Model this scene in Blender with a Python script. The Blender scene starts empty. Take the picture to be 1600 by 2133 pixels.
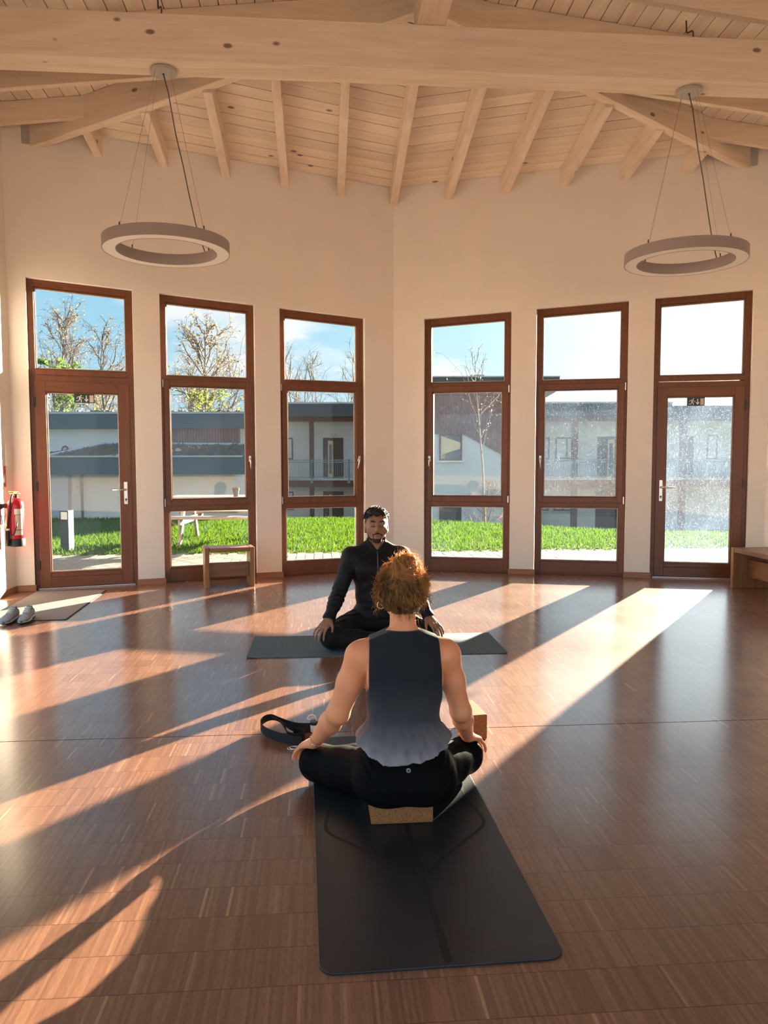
import bpy, bmesh, math, random
import numpy as np
from mathutils import Vector, Matrix

random.seed(7)
rng = np.random.default_rng(7)
scene = bpy.context.scene
COL = scene.collection
R = math.radians

# ------------------------------------------------------------------ camera
F_PX, PITCH, ROLL, YAW = 1601.1, 0.0658, -0.0014, 0.0796
CAM = np.array([-0.8412, -9.0801, 1.30])
ALPHA = 0.2878
CA, SA = math.cos(ALPHA), math.sin(ALPHA)


def cam_axes():
    cy, sy = math.cos(YAW), math.sin(YAW)
    fw, rt, up = np.array([sy, cy, 0]), np.array([cy, -sy, 0]), np.array([0, 0, 1.0])
    f2 = fw * math.cos(PITCH) - up * math.sin(PITCH)
    u2 = up * math.cos(PITCH) + fw * math.sin(PITCH)
    return rt * math.cos(ROLL) + u2 * math.sin(ROLL), u2 * math.cos(ROLL) - rt * math.sin(ROLL), f2


RT, UP, FW = cam_axes()
cam_data = bpy.data.cameras.new('camera')
cam_data.sensor_fit = 'HORIZONTAL'
cam_data.sensor_width = 36.0
cam_data.lens = 36.0 * F_PX / 1600.0
cam_data.clip_end = 500
cam = bpy.data.objects.new('camera', cam_data)
COL.objects.link(cam)
cam.matrix_world = Matrix(((RT[0], UP[0], -FW[0], CAM[0]), (RT[1], UP[1], -FW[1], CAM[1]),
                           (RT[2], UP[2], -FW[2], CAM[2]), (0, 0, 0, 1)))
scene.camera = cam

# ------------------------------------------------------------------ exposure
scene.view_settings.view_transform = 'Standard'
scene.view_settings.look = 'None'
scene.view_settings.gamma = 1.0
scene.view_settings.exposure = 0.70
scene.view_settings.use_curve_mapping = False

# ------------------------------------------------------------------ sky and sun
SUN_AZ, SUN_EL = R(37.0), R(11.2)
SUN_DIR = Vector((math.sin(SUN_AZ) * math.cos(SUN_EL), math.cos(SUN_AZ) * math.cos(SUN_EL), math.sin(SUN_EL)))
SUN_E, SUN_COL = 92.0, (1.0, 0.84, 0.63)
SKY_K = 1.22


def build_world():
    w = bpy.data.worlds.new('sky')
    scene.world = w
    w.use_nodes = True
    nt = w.node_tree
    nt.nodes.clear()
    N, L = nt.nodes.new, nt.links.new
    tc = N('ShaderNodeTexCoord')
    sep = N('ShaderNodeSeparateXYZ')
    L(tc.outputs['Generated'], sep.inputs[0])
    ramp = N('ShaderNodeValToRGB')
    e = ramp.color_ramp.elements
    e[0].position, e[0].color = 0.0, (0.72, 0.95, 1.08, 1)
    e[1].position, e[1].color = 0.75, (0.16, 0.42, 0.86, 1)
    m = e.new(0.16); m.color = (0.48, 0.84, 1.06, 1)
    m = e.new(0.30); m.color = (0.36, 0.76, 1.05, 1)
    L(sep.outputs['Z'], ramp.inputs[0])
    # clouds: noise on the direction flattened towards the horizon
    mp = N('ShaderNodeMapping'); mp.inputs['Scale'].default_value = (3.2, 3.2, 8.5)
    mp.inputs['Location'].default_value = (0.6, 0.2, 0.12)
    L(tc.outputs['Generated'], mp.inputs[0])
    nz = N('ShaderNodeTexNoise'); nz.inputs['Scale'].default_value = 1.25
    nz.inputs['Detail'].default_value = 7; nz.inputs['Roughness'].default_value = 0.56
    L(mp.outputs[0], nz.inputs['Vector'])
    cr = N('ShaderNodeValToRGB')
    cr.color_ramp.elements[0].position, cr.color_ramp.elements[1].position = 0.50, 0.60
    L(nz.outputs['Fac'], cr.inputs[0])
    mix = N('ShaderNodeMix'); mix.data_type = 'RGBA'
    L(cr.outputs[0], mix.inputs['Factor'])
    L(ramp.outputs[0], mix.inputs[6]); mix.inputs[7].default_value = (1.12, 1.14, 1.17, 1)
    # brightening towards the sun
    dot = N('ShaderNodeVectorMath'); dot.operation = 'DOT_PRODUCT'
    nrm = N('ShaderNodeVectorMath'); nrm.operation = 'NORMALIZE'
    L(tc.outputs['Generated'], nrm.inputs[0]); L(nrm.outputs[0], dot.inputs[0])
    dot.inputs[1].default_value = SUN_DIR
    gl = N('ShaderNodeValToRGB')
    ge = gl.color_ramp.elements
    ge[0].position, ge[0].color = 0.74, (0, 0, 0, 1)
    ge[1].position, ge[1].color = 1.0, (2.2, 2.1, 1.9, 1)
    g = ge.new(0.90); g.color = (0.28, 0.27, 0.22, 1)
    g = ge.new(0.965); g.color = (0.8, 0.78, 0.7, 1)
    L(dot.outputs['Value'], gl.inputs[0])
    add = N('ShaderNodeMix'); add.data_type = 'RGBA'; add.blend_type = 'ADD'
    add.inputs['Factor'].default_value = 1
    L(mix.outputs[2], add.inputs[6]); L(gl.outputs[0], add.inputs[7])
    bg = N('ShaderNodeBackground'); bg.inputs['Strength'].default_value = SKY_K
    L(add.outputs[2], bg.inputs['Color'])
    out = N('ShaderNodeOutputWorld'); L(bg.outputs[0], out.inputs[0])


build_world()
sun_data = bpy.data.lights.new('sun', 'SUN')
sun_data.energy, sun_data.color, sun_data.angle = SUN_E, SUN_COL, R(0.55)
sun = bpy.data.objects.new('sun', sun_data)
COL.objects.link(sun)
sun.rotation_euler = (-SUN_DIR).to_track_quat('-Z', 'Y').to_euler()
sun.location = SUN_DIR * 60


# ------------------------------------------------------------------ materials
def mat(name, color, rough=0.6, spec=0.4, metal=0.0, var=0.0, scale=20.0, stretch=(1, 1, 1), bump=0.0, bscale=None,
        coat=0.0, translucent=0.0, detail=4, col2=None, sheen=0.0):
    m = bpy.data.materials.new(name)
    m.use_nodes = True
    nt = m.node_tree
    N, L = nt.nodes.new, nt.links.new
    b = nt.nodes['Principled BSDF']
    b.inputs['Base Color'].default_value = (*color, 1)
    b.inputs['Roughness'].default_value = rough
    b.inputs['Specular IOR Level'].default_value = spec
    b.inputs['Metallic'].default_value = metal
    b.inputs['Coat Weight'].default_value = coat
    b.inputs['Sheen Weight'].default_value = sheen
    if var or bump or col2:
        tc = N('ShaderNodeTexCoord')
        mp = N('ShaderNodeMapping'); mp.inputs['Scale'].default_value = stretch
        L(tc.outputs['Object'], mp.inputs[0])
        nz = N('ShaderNodeTexNoise'); nz.inputs['Scale'].default_value = scale
        nz.inputs['Detail'].default_value = detail
        L(mp.outputs[0], nz.inputs['Vector'])
        if var or col2:
            c2 = col2 or tuple(min(1, c * (1 + var)) for c in color)
            c1 = color if col2 else tuple(c * (1 - var) for c in color)
            mx = N('ShaderNodeValToRGB')
            mx.color_ramp.elements[0].position, mx.color_ramp.elements[1].position = 0.33, 0.67
            mx.color_ramp.elements[0].color = (*c1, 1); mx.color_ramp.elements[1].color = (*c2, 1)
            L(nz.outputs['Fac'], mx.inputs[0]); L(mx.outputs[0], b.inputs['Base Color'])
        if bump:
            n2 = nz
            if bscale:
                n2 = N('ShaderNodeTexNoise'); n2.inputs['Scale'].default_value = bscale
                n2.inputs['Detail'].default_value = 3
                L(mp.outputs[0], n2.inputs['Vector'])
            bp = N('ShaderNodeBump'); bp.inputs['Strength'].default_value = bump; bp.inputs['Distance'].default_value = 0.01
            L(n2.outputs['Fac'], bp.inputs['Height']); L(bp.outputs[0], b.inputs['Normal'])
    if translucent:
        tr = N('ShaderNodeBsdfTranslucent')
        tr.inputs['Color'].default_value = (*[min(1, c * 1.25) for c in color], 1)
        ms = N('ShaderNodeMixShader'); ms.inputs[0].default_value = translucent
        out = nt.nodes['Material Output']
        L(b.outputs[0], ms.inputs[1]); L(tr.outputs[0], ms.inputs[2]); L(ms.outputs[0], out.inputs[0])
    return m


def wood_mat(name, dark, light, axis='X', scale=6.0, rough=0.5, spec=0.35, knots=0.0, bump=0.08, island=0.0):
    """Long-grained wood: stretched noise plus wave rings, optional knots, tone varying per object."""
    m = bpy.data.materials.new(name)
    m.use_nodes = True
    nt = m.node_tree
    N, L = nt.nodes.new, nt.links.new
    b = nt.nodes['Principled BSDF']
    b.inputs['Roughness'].default_value = rough
    b.inputs['Specular IOR Level'].default_value = spec
    tc = N('ShaderNodeTexCoord')
    oi = N('ShaderNodeObjectInfo')
    off = N('ShaderNodeVectorMath'); off.operation = 'MULTIPLY_ADD'
    L(oi.outputs['Random'], off.inputs[0]); off.inputs[1].default_value = (37, 53, 71)
    L(tc.outputs['Object'], off.inputs[2])
    mp = N('ShaderNodeMapping')
    mp.inputs['Scale'].default_value = {'X': (0.08, 1, 1), 'Y': (1, 0.08, 1), 'Z': (1, 1, 0.08)}[axis]
    L(off.outputs[0], mp.inputs[0])
    nz = N('ShaderNodeTexNoise'); nz.inputs['Scale'].default_value = scale * 6
    nz.inputs['Detail'].default_value = 5; nz.inputs['Roughness'].default_value = 0.6
    L(mp.outputs[0], nz.inputs['Vector'])
    wv = N('ShaderNodeTexNoise'); wv.inputs['Scale'].default_value = scale * 1.3
    wv.inputs['Detail'].default_value = 2; wv.inputs['Distortion'].default_value = 1.5
    L(mp.outputs[0], wv.inputs['Vector'])
    mul = N('ShaderNodeMath'); mul.operation = 'MULTIPLY_ADD'
    L(wv.outputs['Fac'], mul.inputs[0]); mul.inputs[1].default_value = 0.5
    half = N('ShaderNodeMath'); half.operation = 'MULTIPLY'; half.inputs[1].default_value = 0.5
    L(nz.outputs['Fac'], half.inputs[0]); L(half.outputs[0], mul.inputs[2])
    cr = N('ShaderNodeValToRGB')
    cr.color_ramp.elements[0].position, cr.color_ramp.elements[1].position = 0.36, 0.62
    cr.color_ramp.elements[0].color = (*dark, 1); cr.color_ramp.elements[1].color = (*light, 1)
    L(mul.outputs[0], cr.inputs[0])
    last = cr.outputs[0]
    if knots:
        vo = N('ShaderNodeTexVoronoi'); vo.inputs['Scale'].default_value = knots
        mk = N('ShaderNodeMapping')
        mk.inputs['Scale'].default_value = {'X': (0.55, 1, 1), 'Y': (1, 0.55, 1), 'Z': (1, 1, 0.55)}[axis]
        L(off.outputs[0], mk.inputs[0]); L(mk.outputs[0], vo.inputs['Vector'])
        kr = N('ShaderNodeValToRGB')
        kr.color_ramp.elements[0].position, kr.color_ramp.elements[1].position = 0.060, 0.105
        kr.color_ramp.elements[0].color = (1, 1, 1, 1); kr.color_ramp.elements[1].color = (0, 0, 0, 1)
        L(vo.outputs['Distance'], kr.inputs[0])
        mk2 = N('ShaderNodeMix'); mk2.data_type = 'RGBA'
        L(kr.outputs[0], mk2.inputs['Factor']); L(last, mk2.inputs[6])
        mk2.inputs[7].default_value = (dark[0] * 0.35, dark[1] * 0.28, dark[2] * 0.25, 1)
        last = mk2.outputs[2]
    if island:
        hs = N('ShaderNodeHueSaturation')
        mr = N('ShaderNodeMapRange')
        mr.inputs['To Min'].default_value, mr.inputs['To Max'].default_value = 1 - island, 1 + island
        L(oi.outputs['Random'], mr.inputs[0]); L(mr.outputs[0], hs.inputs['Value']); L(last, hs.inputs['Color'])
        last = hs.outputs[0]
    L(last, b.inputs['Base Color'])
    bp = N('ShaderNodeBump'); bp.inputs['Strength'].default_value = bump; bp.inputs['Distance'].default_value = 0.004
    L(nz.outputs['Fac'], bp.inputs['Height']); L(bp.outputs[0], b.inputs['Normal'])
    return m


def glass_mat(name, dust, speck, seed, tint=(0.655, 0.67, 0.668)):
    """Clear pane with a film of dust, streaks and specks that catch the light."""
    m = bpy.data.materials.new(name)
    m.use_nodes = True
    nt = m.node_tree
    nt.nodes.clear()
    N, L = nt.nodes.new, nt.links.new
    tr = N('ShaderNodeBsdfTransparent'); tr.inputs[0].default_value = (*tint, 1)
    gl = N('ShaderNodeBsdfGlossy'); gl.inputs['Roughness'].default_value = 0.02
    lw = N('ShaderNodeLayerWeight'); lw.inputs['Blend'].default_value = 0.5
    pw = N('ShaderNodeMath'); pw.operation = 'POWER'; L(lw.outputs['Facing'], pw.inputs[0]); pw.inputs[1].default_value = 5.0
    fr = N('ShaderNodeMath'); fr.operation = 'MULTIPLY_ADD'; L(pw.outputs[0], fr.inputs[0])
    fr.inputs[1].default_value = 0.9; fr.inputs[2].default_value = 0.03
    m1 = N('ShaderNodeMixShader'); L(fr.outputs[0], m1.inputs[0]); L(tr.outputs[0], m1.inputs[1]); L(gl.outputs[0], m1.inputs[2])
    last = m1
    if dust or speck:
        tc = N('ShaderNodeTexCoord')
        mp = N('ShaderNodeMapping'); mp.inputs['Location'].default_value = (seed * 3.1, seed, seed * 1.7)
        L(tc.outputs['Object'], mp.inputs[0])
        big = N('ShaderNodeTexNoise'); big.inputs['Scale'].default_value = 3.0; big.inputs['Detail'].default_value = 4
        L(mp.outputs[0], big.inputs['Vector'])
        st = N('ShaderNodeMapping'); st.inputs['Scale'].default_value = (2.6, 1, 1.0); st.inputs['Rotation'].default_value = (0, R(24), 0)
        L(mp.outputs[0], st.inputs[0])
        wip = N('ShaderNodeTexNoise'); wip.inputs['Scale'].default_value = 27.0; wip.inputs['Detail'].default_value = 5
        wip.inputs['Distortion'].default_value = 1.2
        L(st.outputs[0], wip.inputs['Vector'])
        r1 = N('ShaderNodeValToRGB'); r1.color_ramp.elements[0].position, r1.color_ramp.elements[1].position = 0.52, 0.80
        L(wip.outputs['Fac'], r1.inputs[0])
        vo = N('ShaderNodeTexNoise'); vo.inputs['Scale'].default_value = 110; vo.inputs['Detail'].default_value = 2
        L(mp.outputs[0], vo.inputs['Vector'])
        r2 = N('ShaderNodeValToRGB'); r2.color_ramp.elements[0].position, r2.color_ramp.elements[1].position = 0.66, 0.74
        L(vo.outputs['Fac'], r2.inputs[0])
        a = N('ShaderNodeMath'); a.operation = 'MULTIPLY_ADD'
        L(r1.outputs[0], a.inputs[0]); a.inputs[1].default_value = dust * 0.75
        bmul = N('ShaderNodeMath'); bmul.operation = 'MULTIPLY'; bmul.inputs[1].default_value = dust * 0.65
        L(big.outputs['Fac'], bmul.inputs[0]); L(bmul.outputs[0], a.inputs[2])
        c = N('ShaderNodeMath'); c.operation = 'MULTIPLY_ADD'; c.use_clamp = True
        L(r2.outputs[0], c.inputs[0]); c.inputs[1].default_value = speck; L(a.outputs[0], c.inputs[2])
        tl = N('ShaderNodeBsdfTranslucent'); tl.inputs[0].default_value = (0.19, 0.26, 0.38, 1)
        m2 = N('ShaderNodeMixShader'); L(c.outputs[0], m2.inputs[0]); L(last.outputs[0], m2.inputs[1]); L(tl.outputs[0], m2.inputs[2])
        last = m2
    out = N('ShaderNodeOutputMaterial'); L(last.outputs[0], out.inputs[0])
    return m


def floor_mat():
    """Industrial parquet: thin upright strips in 16 cm rows, some pale strips, satin lacquer."""
    m = bpy.data.materials.new('parquet')
    m.use_nodes = True
    nt = m.node_tree
    N, L = nt.nodes.new, nt.links.new
    b = nt.nodes['Principled BSDF']
    tc = N('ShaderNodeTexCoord'); sp = N('ShaderNodeSeparateXYZ'); L(tc.outputs['Object'], sp.inputs[0])

    def mth(op, a, bb=None, c=None):
        n = N('ShaderNodeMath'); n.operation = op
        for i, v in enumerate((a, bb, c)):
            if v is None: continue
            if isinstance(v, (int, float)): n.inputs[i].default_value = v
            else: L(v, n.inputs[i])
        return n.outputs[0]
    yr = mth('DIVIDE', sp.outputs['Y'], 0.154)
    row = mth('FLOOR', yr)
    wn0 = N('ShaderNodeTexWhiteNoise'); wn0.noise_dimensions = '1D'; L(row, wn0.inputs['W'])
    xs = mth('ADD', mth('DIVIDE', sp.outputs['X'], 0.0085), mth('MULTIPLY', wn0.outputs['Value'], 17.3))
    colr = mth('FLOOR', xs)
    cb = N('ShaderNodeCombineXYZ'); L(colr, cb.inputs[0]); L(row, cb.inputs[1])
    wn = N('ShaderNodeTexWhiteNoise'); wn.noise_dimensions = '2D'; L(cb.outputs[0], wn.inputs['Vector'])
    cr = N('ShaderNodeValToRGB')
    e = cr.color_ramp.elements
    e[0].position, e[0].color = 0.0, (0.165, 0.074, 0.044, 1)
    e[1].position, e[1].color = 1.0, (0.38, 0.21, 0.11, 1)
    x = e.new(0.45); x.color = (0.195, 0.089, 0.052, 1)
    x = e.new(0.965); x.color = (0.230, 0.110, 0.064, 1)
    x = e.new(0.99); x.color = (0.28, 0.14, 0.08, 1)
    L(wn.outputs['Value'], cr.inputs[0])
    # blocks of strips share a tone
    xb = mth('FLOOR', mth('DIVIDE', colr, 20.0))
    cb2 = N('ShaderNodeCombineXYZ'); L(xb, cb2.inputs[0]); L(row, cb2.inputs[1])
    wn2 = N('ShaderNodeTexWhiteNoise'); wn2.noise_dimensions = '2D'; L(cb2.outputs[0], wn2.inputs['Vector'])
    mr = N('ShaderNodeMapRange'); mr.inputs['To Min'].default_value, mr.inputs['To Max'].default_value = 0.91, 1.09
    L(wn2.outputs['Value'], mr.inputs[0])
    # grain
    mp = N('ShaderNodeMapping'); mp.inputs['Scale'].default_value = (260, 26, 1); L(tc.outputs['Object'], mp.inputs[0])
    gz = N('ShaderNodeTexNoise'); gz.inputs['Scale'].default_value = 1.0; gz.inputs['Detail'].default_value = 3
    L(mp.outputs[0], gz.inputs['Vector'])
    mg = N('ShaderNodeMapRange'); mg.inputs['From Min'].default_value, mg.inputs['From Max'].default_value = 0.3, 0.7
    mg.inputs['To Min'].default_value, mg.inputs['To Max'].default_value = 0.85, 1.12
    L(gz.outputs['Fac'], mg.inputs[0])
    # row joints
    fr = mth('FRACT', yr)
    joint = mth('MULTIPLY', mth('GREATER_THAN', fr, 0.012), mth('LESS_THAN', fr, 0.988))
    jm = N('ShaderNodeMapRange'); jm.inputs['To Min'].default_value, jm.inputs['To Max'].default_value = 0.6, 1.0
    L(joint, jm.inputs[0])
    val = mth('MULTIPLY', mth('MULTIPLY', mr.outputs[0], mg.outputs[0]), jm.outputs[0])
    hs = N('ShaderNodeHueSaturation'); L(cr.outputs[0], hs.inputs['Color']); L(val, hs.inputs['Value'])
    L(hs.outputs[0], b.inputs['Base Color'])
    # worn lacquer
    wz = N('ShaderNodeTexNoise'); wz.inputs['Scale'].default_value = 1.6; wz.inputs['Detail'].default_value = 6
    L(tc.outputs['Object'], wz.inputs['Vector'])
    rr = N('ShaderNodeMapRange'); rr.inputs['From Min'].default_value, rr.inputs['From Max'].default_value = 0.35, 0.65
    rr.inputs['To Min'].default_value, rr.inputs['To Max'].default_value = 0.42, 0.55
    L(wz.outputs['Fac'], rr.inputs[0]); L(rr.outputs[0], b.inputs['Roughness'])
    b.inputs['Specular IOR Level'].default_value = 0.05
    b.inputs['Coat Weight'].default_value = 1.0
    b.inputs['Coat IOR'].default_value = 1.58
    b.inputs['Coat Roughness'].default_value = 0.20
    bp = N('ShaderNodeBump'); bp.inputs['Strength'].default_value = 0.12; bp.inputs['Distance'].default_value = 0.0015
    hsum = mth('ADD', mth('MULTIPLY', wn.outputs['Value'], 0.5), joint)
    L(hsum, bp.inputs['Height']); L(bp.outputs[0], b.inputs['Normal'])
    return m


M = {}
M['plaster'] = mat('plaster', (0.83, 0.76, 0.69), 0.9, 0.15, var=0.02, scale=3, bump=0.05, bscale=160)
M['parquet'] = floor_mat()
M['spruce_x'] = wood_mat('spruce_x', (0.72, 0.57, 0.43), (0.86, 0.715, 0.57), 'X', 5, 0.55, 0.3, knots=4.6)
M['spruce_y'] = wood_mat('spruce_y', (0.72, 0.57, 0.43), (0.86, 0.715, 0.57), 'Y', 5, 0.55, 0.3, knots=4.0)
M['board_x'] = wood_mat('board_x', (0.79, 0.66, 0.52), (0.90, 0.78, 0.64), 'X', 6, 0.6, 0.25, knots=4.5, island=0.10)
M['board_y'] = wood_mat('board_y', (0.79, 0.66, 0.52), (0.90, 0.78, 0.64), 'Y', 6, 0.6, 0.25, knots=4.5, island=0.10)
M['frame_wood'] = wood_mat('frame_wood', (0.130, 0.040, 0.013), (0.180, 0.058, 0.019), 'Z', 8, 0.38, 0.45, bump=0.03)
M['frame_wood_x'] = wood_mat('frame_wood_x', (0.130, 0.040, 0.013), (0.180, 0.058, 0.019), 'X', 8, 0.38, 0.45, bump=0.03)
M['skirting'] = wood_mat('skirting', (0.25, 0.10, 0.04), (0.36, 0.16, 0.07), 'X', 8, 0.4, 0.4)
M['stool_wood'] = wood_mat('stool_wood', (0.22, 0.095, 0.040), (0.33, 0.15, 0.065), 'Z', 8, 0.4, 0.4)
M['stool_wood_x'] = wood_mat('stool_wood_x', (0.22, 0.095, 0.040), (0.33, 0.15, 0.065), 'X', 8, 0.32, 0.5)
M['bench_wood_y'] = wood_mat('bench_wood_y', (0.16, 0.062, 0.030), (0.24, 0.105, 0.05), 'Y', 8, 0.32, 0.5)
M['steel'] = mat('brushed_steel', (0.62, 0.60, 0.57), 0.32, 0.5, metal=1.0)
M['dark_metal'] = mat('dark_metal', (0.05, 0.05, 0.055), 0.4, 0.5, metal=0.6)
M['alu'] = mat('aluminium', (0.60, 0.60, 0.60), 0.35, 0.5, metal=0.9)
M['white_rubber'] = mat('glazing_seal', (0.70, 0.68, 0.64), 0.5)
M['lamp_grey'] = mat('lamp_grey_paint', (0.30, 0.24, 0.235), 0.5, 0.4)
M['diffuser'] = mat('opal_diffuser', (0.86, 0.82, 0.74), 0.5, 0.3)
M['canopy'] = mat('canopy_metal', (0.48, 0.44, 0.41), 0.4, 0.5, metal=0.3)
M['cable'] = mat('grey_cable', (0.10, 0.085, 0.08), 0.6)
M['wire'] = mat('steel_wire', (0.32, 0.25, 0.21), 0.4, metal=0.7)
M['black_rubber'] = mat('black_mat_rubber', (0.009, 0.012, 0.016), 0.44, 0.5, var=0.25, scale=7, bump=0.05, bscale=220)
M['mat_line'] = mat('mat_line_print', (0.009, 0.009, 0.009), 0.6, 0.3)
M['teal_mat'] = mat('slate_mat_foam', (0.085, 0.125, 0.148), 0.75, 0.3, var=0.15, scale=60, bump=0.15, bscale=400)
M['cork'] = mat('cork', (0.27, 0.105, 0.038), 0.85, 0.2, var=0.35, scale=230, bump=0.12, bscale=260, detail=2)
M['webbing'] = mat('cotton_webbing', (0.020, 0.020, 0.022), 0.85, 0.2, bump=0.2, bscale=700)
M['red_paint'] = mat('red_paint', (0.50, 0.012, 0.028), 0.28, 0.5)
M['black_plastic'] = mat('black_plastic', (0.014, 0.014, 0.015), 0.4, 0.45)
M['label_cream'] = mat('label_cream', (0.62, 0.50, 0.33), 0.6)
M['brass'] = mat('brass', (0.62, 0.38, 0.14), 0.35, metal=1.0)
M['sign_dark'] = mat('exit_sign_green', (0.030, 0.065, 0.066), 0.5)
M['sign_white'] = mat('sign_white', (0.82, 0.80, 0.76), 0.6)
M['sign_tan'] = mat('sign_tan', (0.66, 0.56, 0.46), 0.6)
M['sign_red'] = mat('fire_sign_red', (0.42, 0.060, 0.025), 0.5)
M['switch_white'] = mat('switch_white', (0.80, 0.76, 0.70), 0.4)
M['doormat'] = mat('doormat_pile', (0.30, 0.245, 0.22), 0.95, 0.1, var=0.5, scale=260, bump=0.35, bscale=420, detail=2)
M['doormat_edge'] = mat('doormat_edge', (0.03, 0.026, 0.024), 0.8)
M['shoe_grey'] = mat('shoe_mesh', (0.30, 0.285, 0.275), 0.8, 0.2, var=0.12, scale=80, bump=0.2, bscale=500)
M['shoe_dark'] = mat('shoe_dark', (0.03, 0.03, 0.033), 0.6)
M['shoe_sole'] = mat('shoe_sole', (0.62, 0.58, 0.52), 0.7)
M['lace'] = mat('shoe_lace', (0.70, 0.66, 0.60), 0.8)
M['gold'] = mat('gold', (0.85, 0.62, 0.32), 0.22, metal=1.0)


# ------------------------------------------------------------------ mesh helpers
class MB:
    def __init__(self):
        self.v, self.f = [], []

    def add(self, vs, fs):
        o = len(self.v)
        self.v += [tuple(map(float, p)) for p in vs]
        self.f += [tuple(i + o for i in f) for f in fs]
        return self

    def box(self, x0, x1, y0, y1, z0, z1):
        return self.add([(x0, y0, z0), (x1, y0, z0), (x1, y1, z0), (x0, y1, z0), (x0, y0, z1), (x1, y0, z1), (x1, y1, z1), (x0, y1, z1)],
                        [(3, 2, 1, 0), (4, 5, 6, 7), (0, 1, 5, 4), (1, 2, 6, 5), (2, 3, 7, 6), (3, 0, 4, 7)])

    def prism(self, bottom, top):
        """two matching rings of points, bottom counter-clockwise seen from the top"""
        n = len(bottom)
        return self.add(list(bottom) + list(top), [tuple(reversed(range(n))), tuple(range(n, 2 * n))] +
                        [(i, (i + 1) % n, n + (i + 1) % n, n + i) for i in range(n)])

    def tube(self, pts, rad, n=8, closed=False, caps=True):
        pts = [np.array(p, float) for p in pts]
        k = len(pts)
        rad = rad if hasattr(rad, '__len__') else [rad] * k
        rings, prev = [], None
        for i in range(k):
            if closed: t = pts[(i + 1) % k] - pts[i - 1]
            else: t = pts[min(i + 1, k - 1)] - pts[max(i - 1, 0)]
            t = t / (np.linalg.norm(t) + 1e-12)
            if prev is None:
                ref = np.array([0, 0, 1.0]) if abs(t[2]) < 0.9 else np.array([1.0, 0, 0])
            else: ref = prev
            a = ref - t * (ref @ t); a /= np.linalg.norm(a) + 1e-12
            prev = a
            bvec = np.cross(t, a)
            rings.append([pts[i] + rad[i] * (math.cos(2 * math.pi * j / n) * a + math.sin(2 * math.pi * j / n) * bvec) for j in range(n)])
        vs = [p for r in rings for p in r]
        fs = []
        for i in range(k if closed else k - 1):
            i2 = (i + 1) % k
            for j in range(n):
                j2 = (j + 1) % n
                fs.append((i * n + j, i * n + j2, i2 * n + j2, i2 * n + j))
        if caps and not closed:
            fs.append(tuple(reversed(range(n)))); fs.append(tuple(range((k - 1) * n, k * n)))
        return self.add(vs, fs)

    def lathe(self, prof, c=(0, 0, 0), n=32, closed=False):
        """profile of (radius, z) around the z axis"""
        k = len(prof)
        vs = [(c[0] + r * math.cos(2 * math.pi * j / n), c[1] + r * math.sin(2 * math.pi * j / n), c[2] + z) for r, z in prof for j in range(n)]
        fs = []
        for i in range(k if closed else k - 1):
            i2 = (i + 1) % k
            for j in range(n):
                j2 = (j + 1) % n
                fs.append((i * n + j, i * n + j2, i2 * n + j2, i2 * n + j))
        if not closed:
            fs.append(tuple(reversed(range(n)))); fs.append(tuple(range((k - 1) * n, k * n)))
        return self.add(vs, fs)

    def strip2d(self, pts, w, y0, y1):
        """flat stroke of width w along (x, z) points, from depth y0 to y1"""
        for (xa, za), (xb, zb) in zip(pts[:-1], pts[1:]):
            dx, dz = xb - xa, zb - za
            l = math.hypot(dx, dz) or 1
            nx, nz = -dz / l * w / 2, dx / l * w / 2
            ex, ez = dx / l * w * 0.2, dz / l * w * 0.2
            q = [(xa - nx - ex, za - nz - ez), (xb - nx + ex, zb - nz + ez), (xb + nx + ex, zb + nz + ez), (xa + nx - ex, za + nz - ez)]
            self.prism([(x, y0, z) for x, z in q], [(x, y1, z) for x, z in q])
        return self

    def build(self, name, material, parent=None, smooth=False, bevel=0.0, seg=2, matrix=None):
        me = bpy.data.meshes.new(name)
        me.from_pydata(self.v, [], self.f)
        me.validate()
        bm = bmesh.new(); bm.from_mesh(me)
        bmesh.ops.recalc_face_normals(bm, faces=bm.faces)
        if bevel:
            ed = [e for e in bm.edges if len(e.link_faces) == 2 and e.calc_face_angle(0) > 0.6]
            bmesh.ops.bevel(bm, geom=ed, offset=bevel, segments=seg, profile=0.5, affect='EDGES', clamp_overlap=True)
        bm.to_mesh(me); bm.free()
        if smooth:
            me.polygons.foreach_set('use_smooth', [True] * len(me.polygons))
        return link(name, me, material, parent, matrix)


def link(name, me, material=None, parent=None, matrix=None):
    o = bpy.data.objects.new(name, me)
    COL.objects.link(o)
    if material is not None:
        me.materials.append(material)
    if parent is not None:
        o.parent = parent
    if matrix is not None:
        o.matrix_local = matrix
    return o


def thing(name, label=None, cat=None, loc=(0, 0, 0), rz=0.0, group=None, kind=None, matrix=None):
    o = bpy.data.objects.new(name, None)
    COL.objects.link(o)
    o.empty_display_size = 0.1
    if matrix is not None: o.matrix_local = matrix
    else:
        o.location = loc; o.rotation_euler = (0, 0, rz)
    return tag(o, label, cat, group, kind)


def tag(o, label=None, cat=None, group=None, kind=None):
    for k, v in (('label', label), ('category', cat), ('group', group), ('kind', kind)):
        if v: o[k] = v
    return o


def weighted(o, angle=R(40)):
    me = o.data
    me.polygons.foreach_set('use_smooth', [True] * len(me.polygons))
    me.set_sharp_from_angle(angle=angle)
    return o


# view rays, used to measure the place from the camera position
def ray(px, py):
    return FW + RT * (px - 800) / F_PX - UP * (py - 1066.5) / F_PX


FWH, RTH = np.array([math.sin(YAW), math.cos(YAW), 0]), np.array([math.cos(YAW), -math.sin(YAW), 0])


def at(px, py, depth):
    d = ray(px, py)
    return CAM + d * depth / (d @ FWH)


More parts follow.
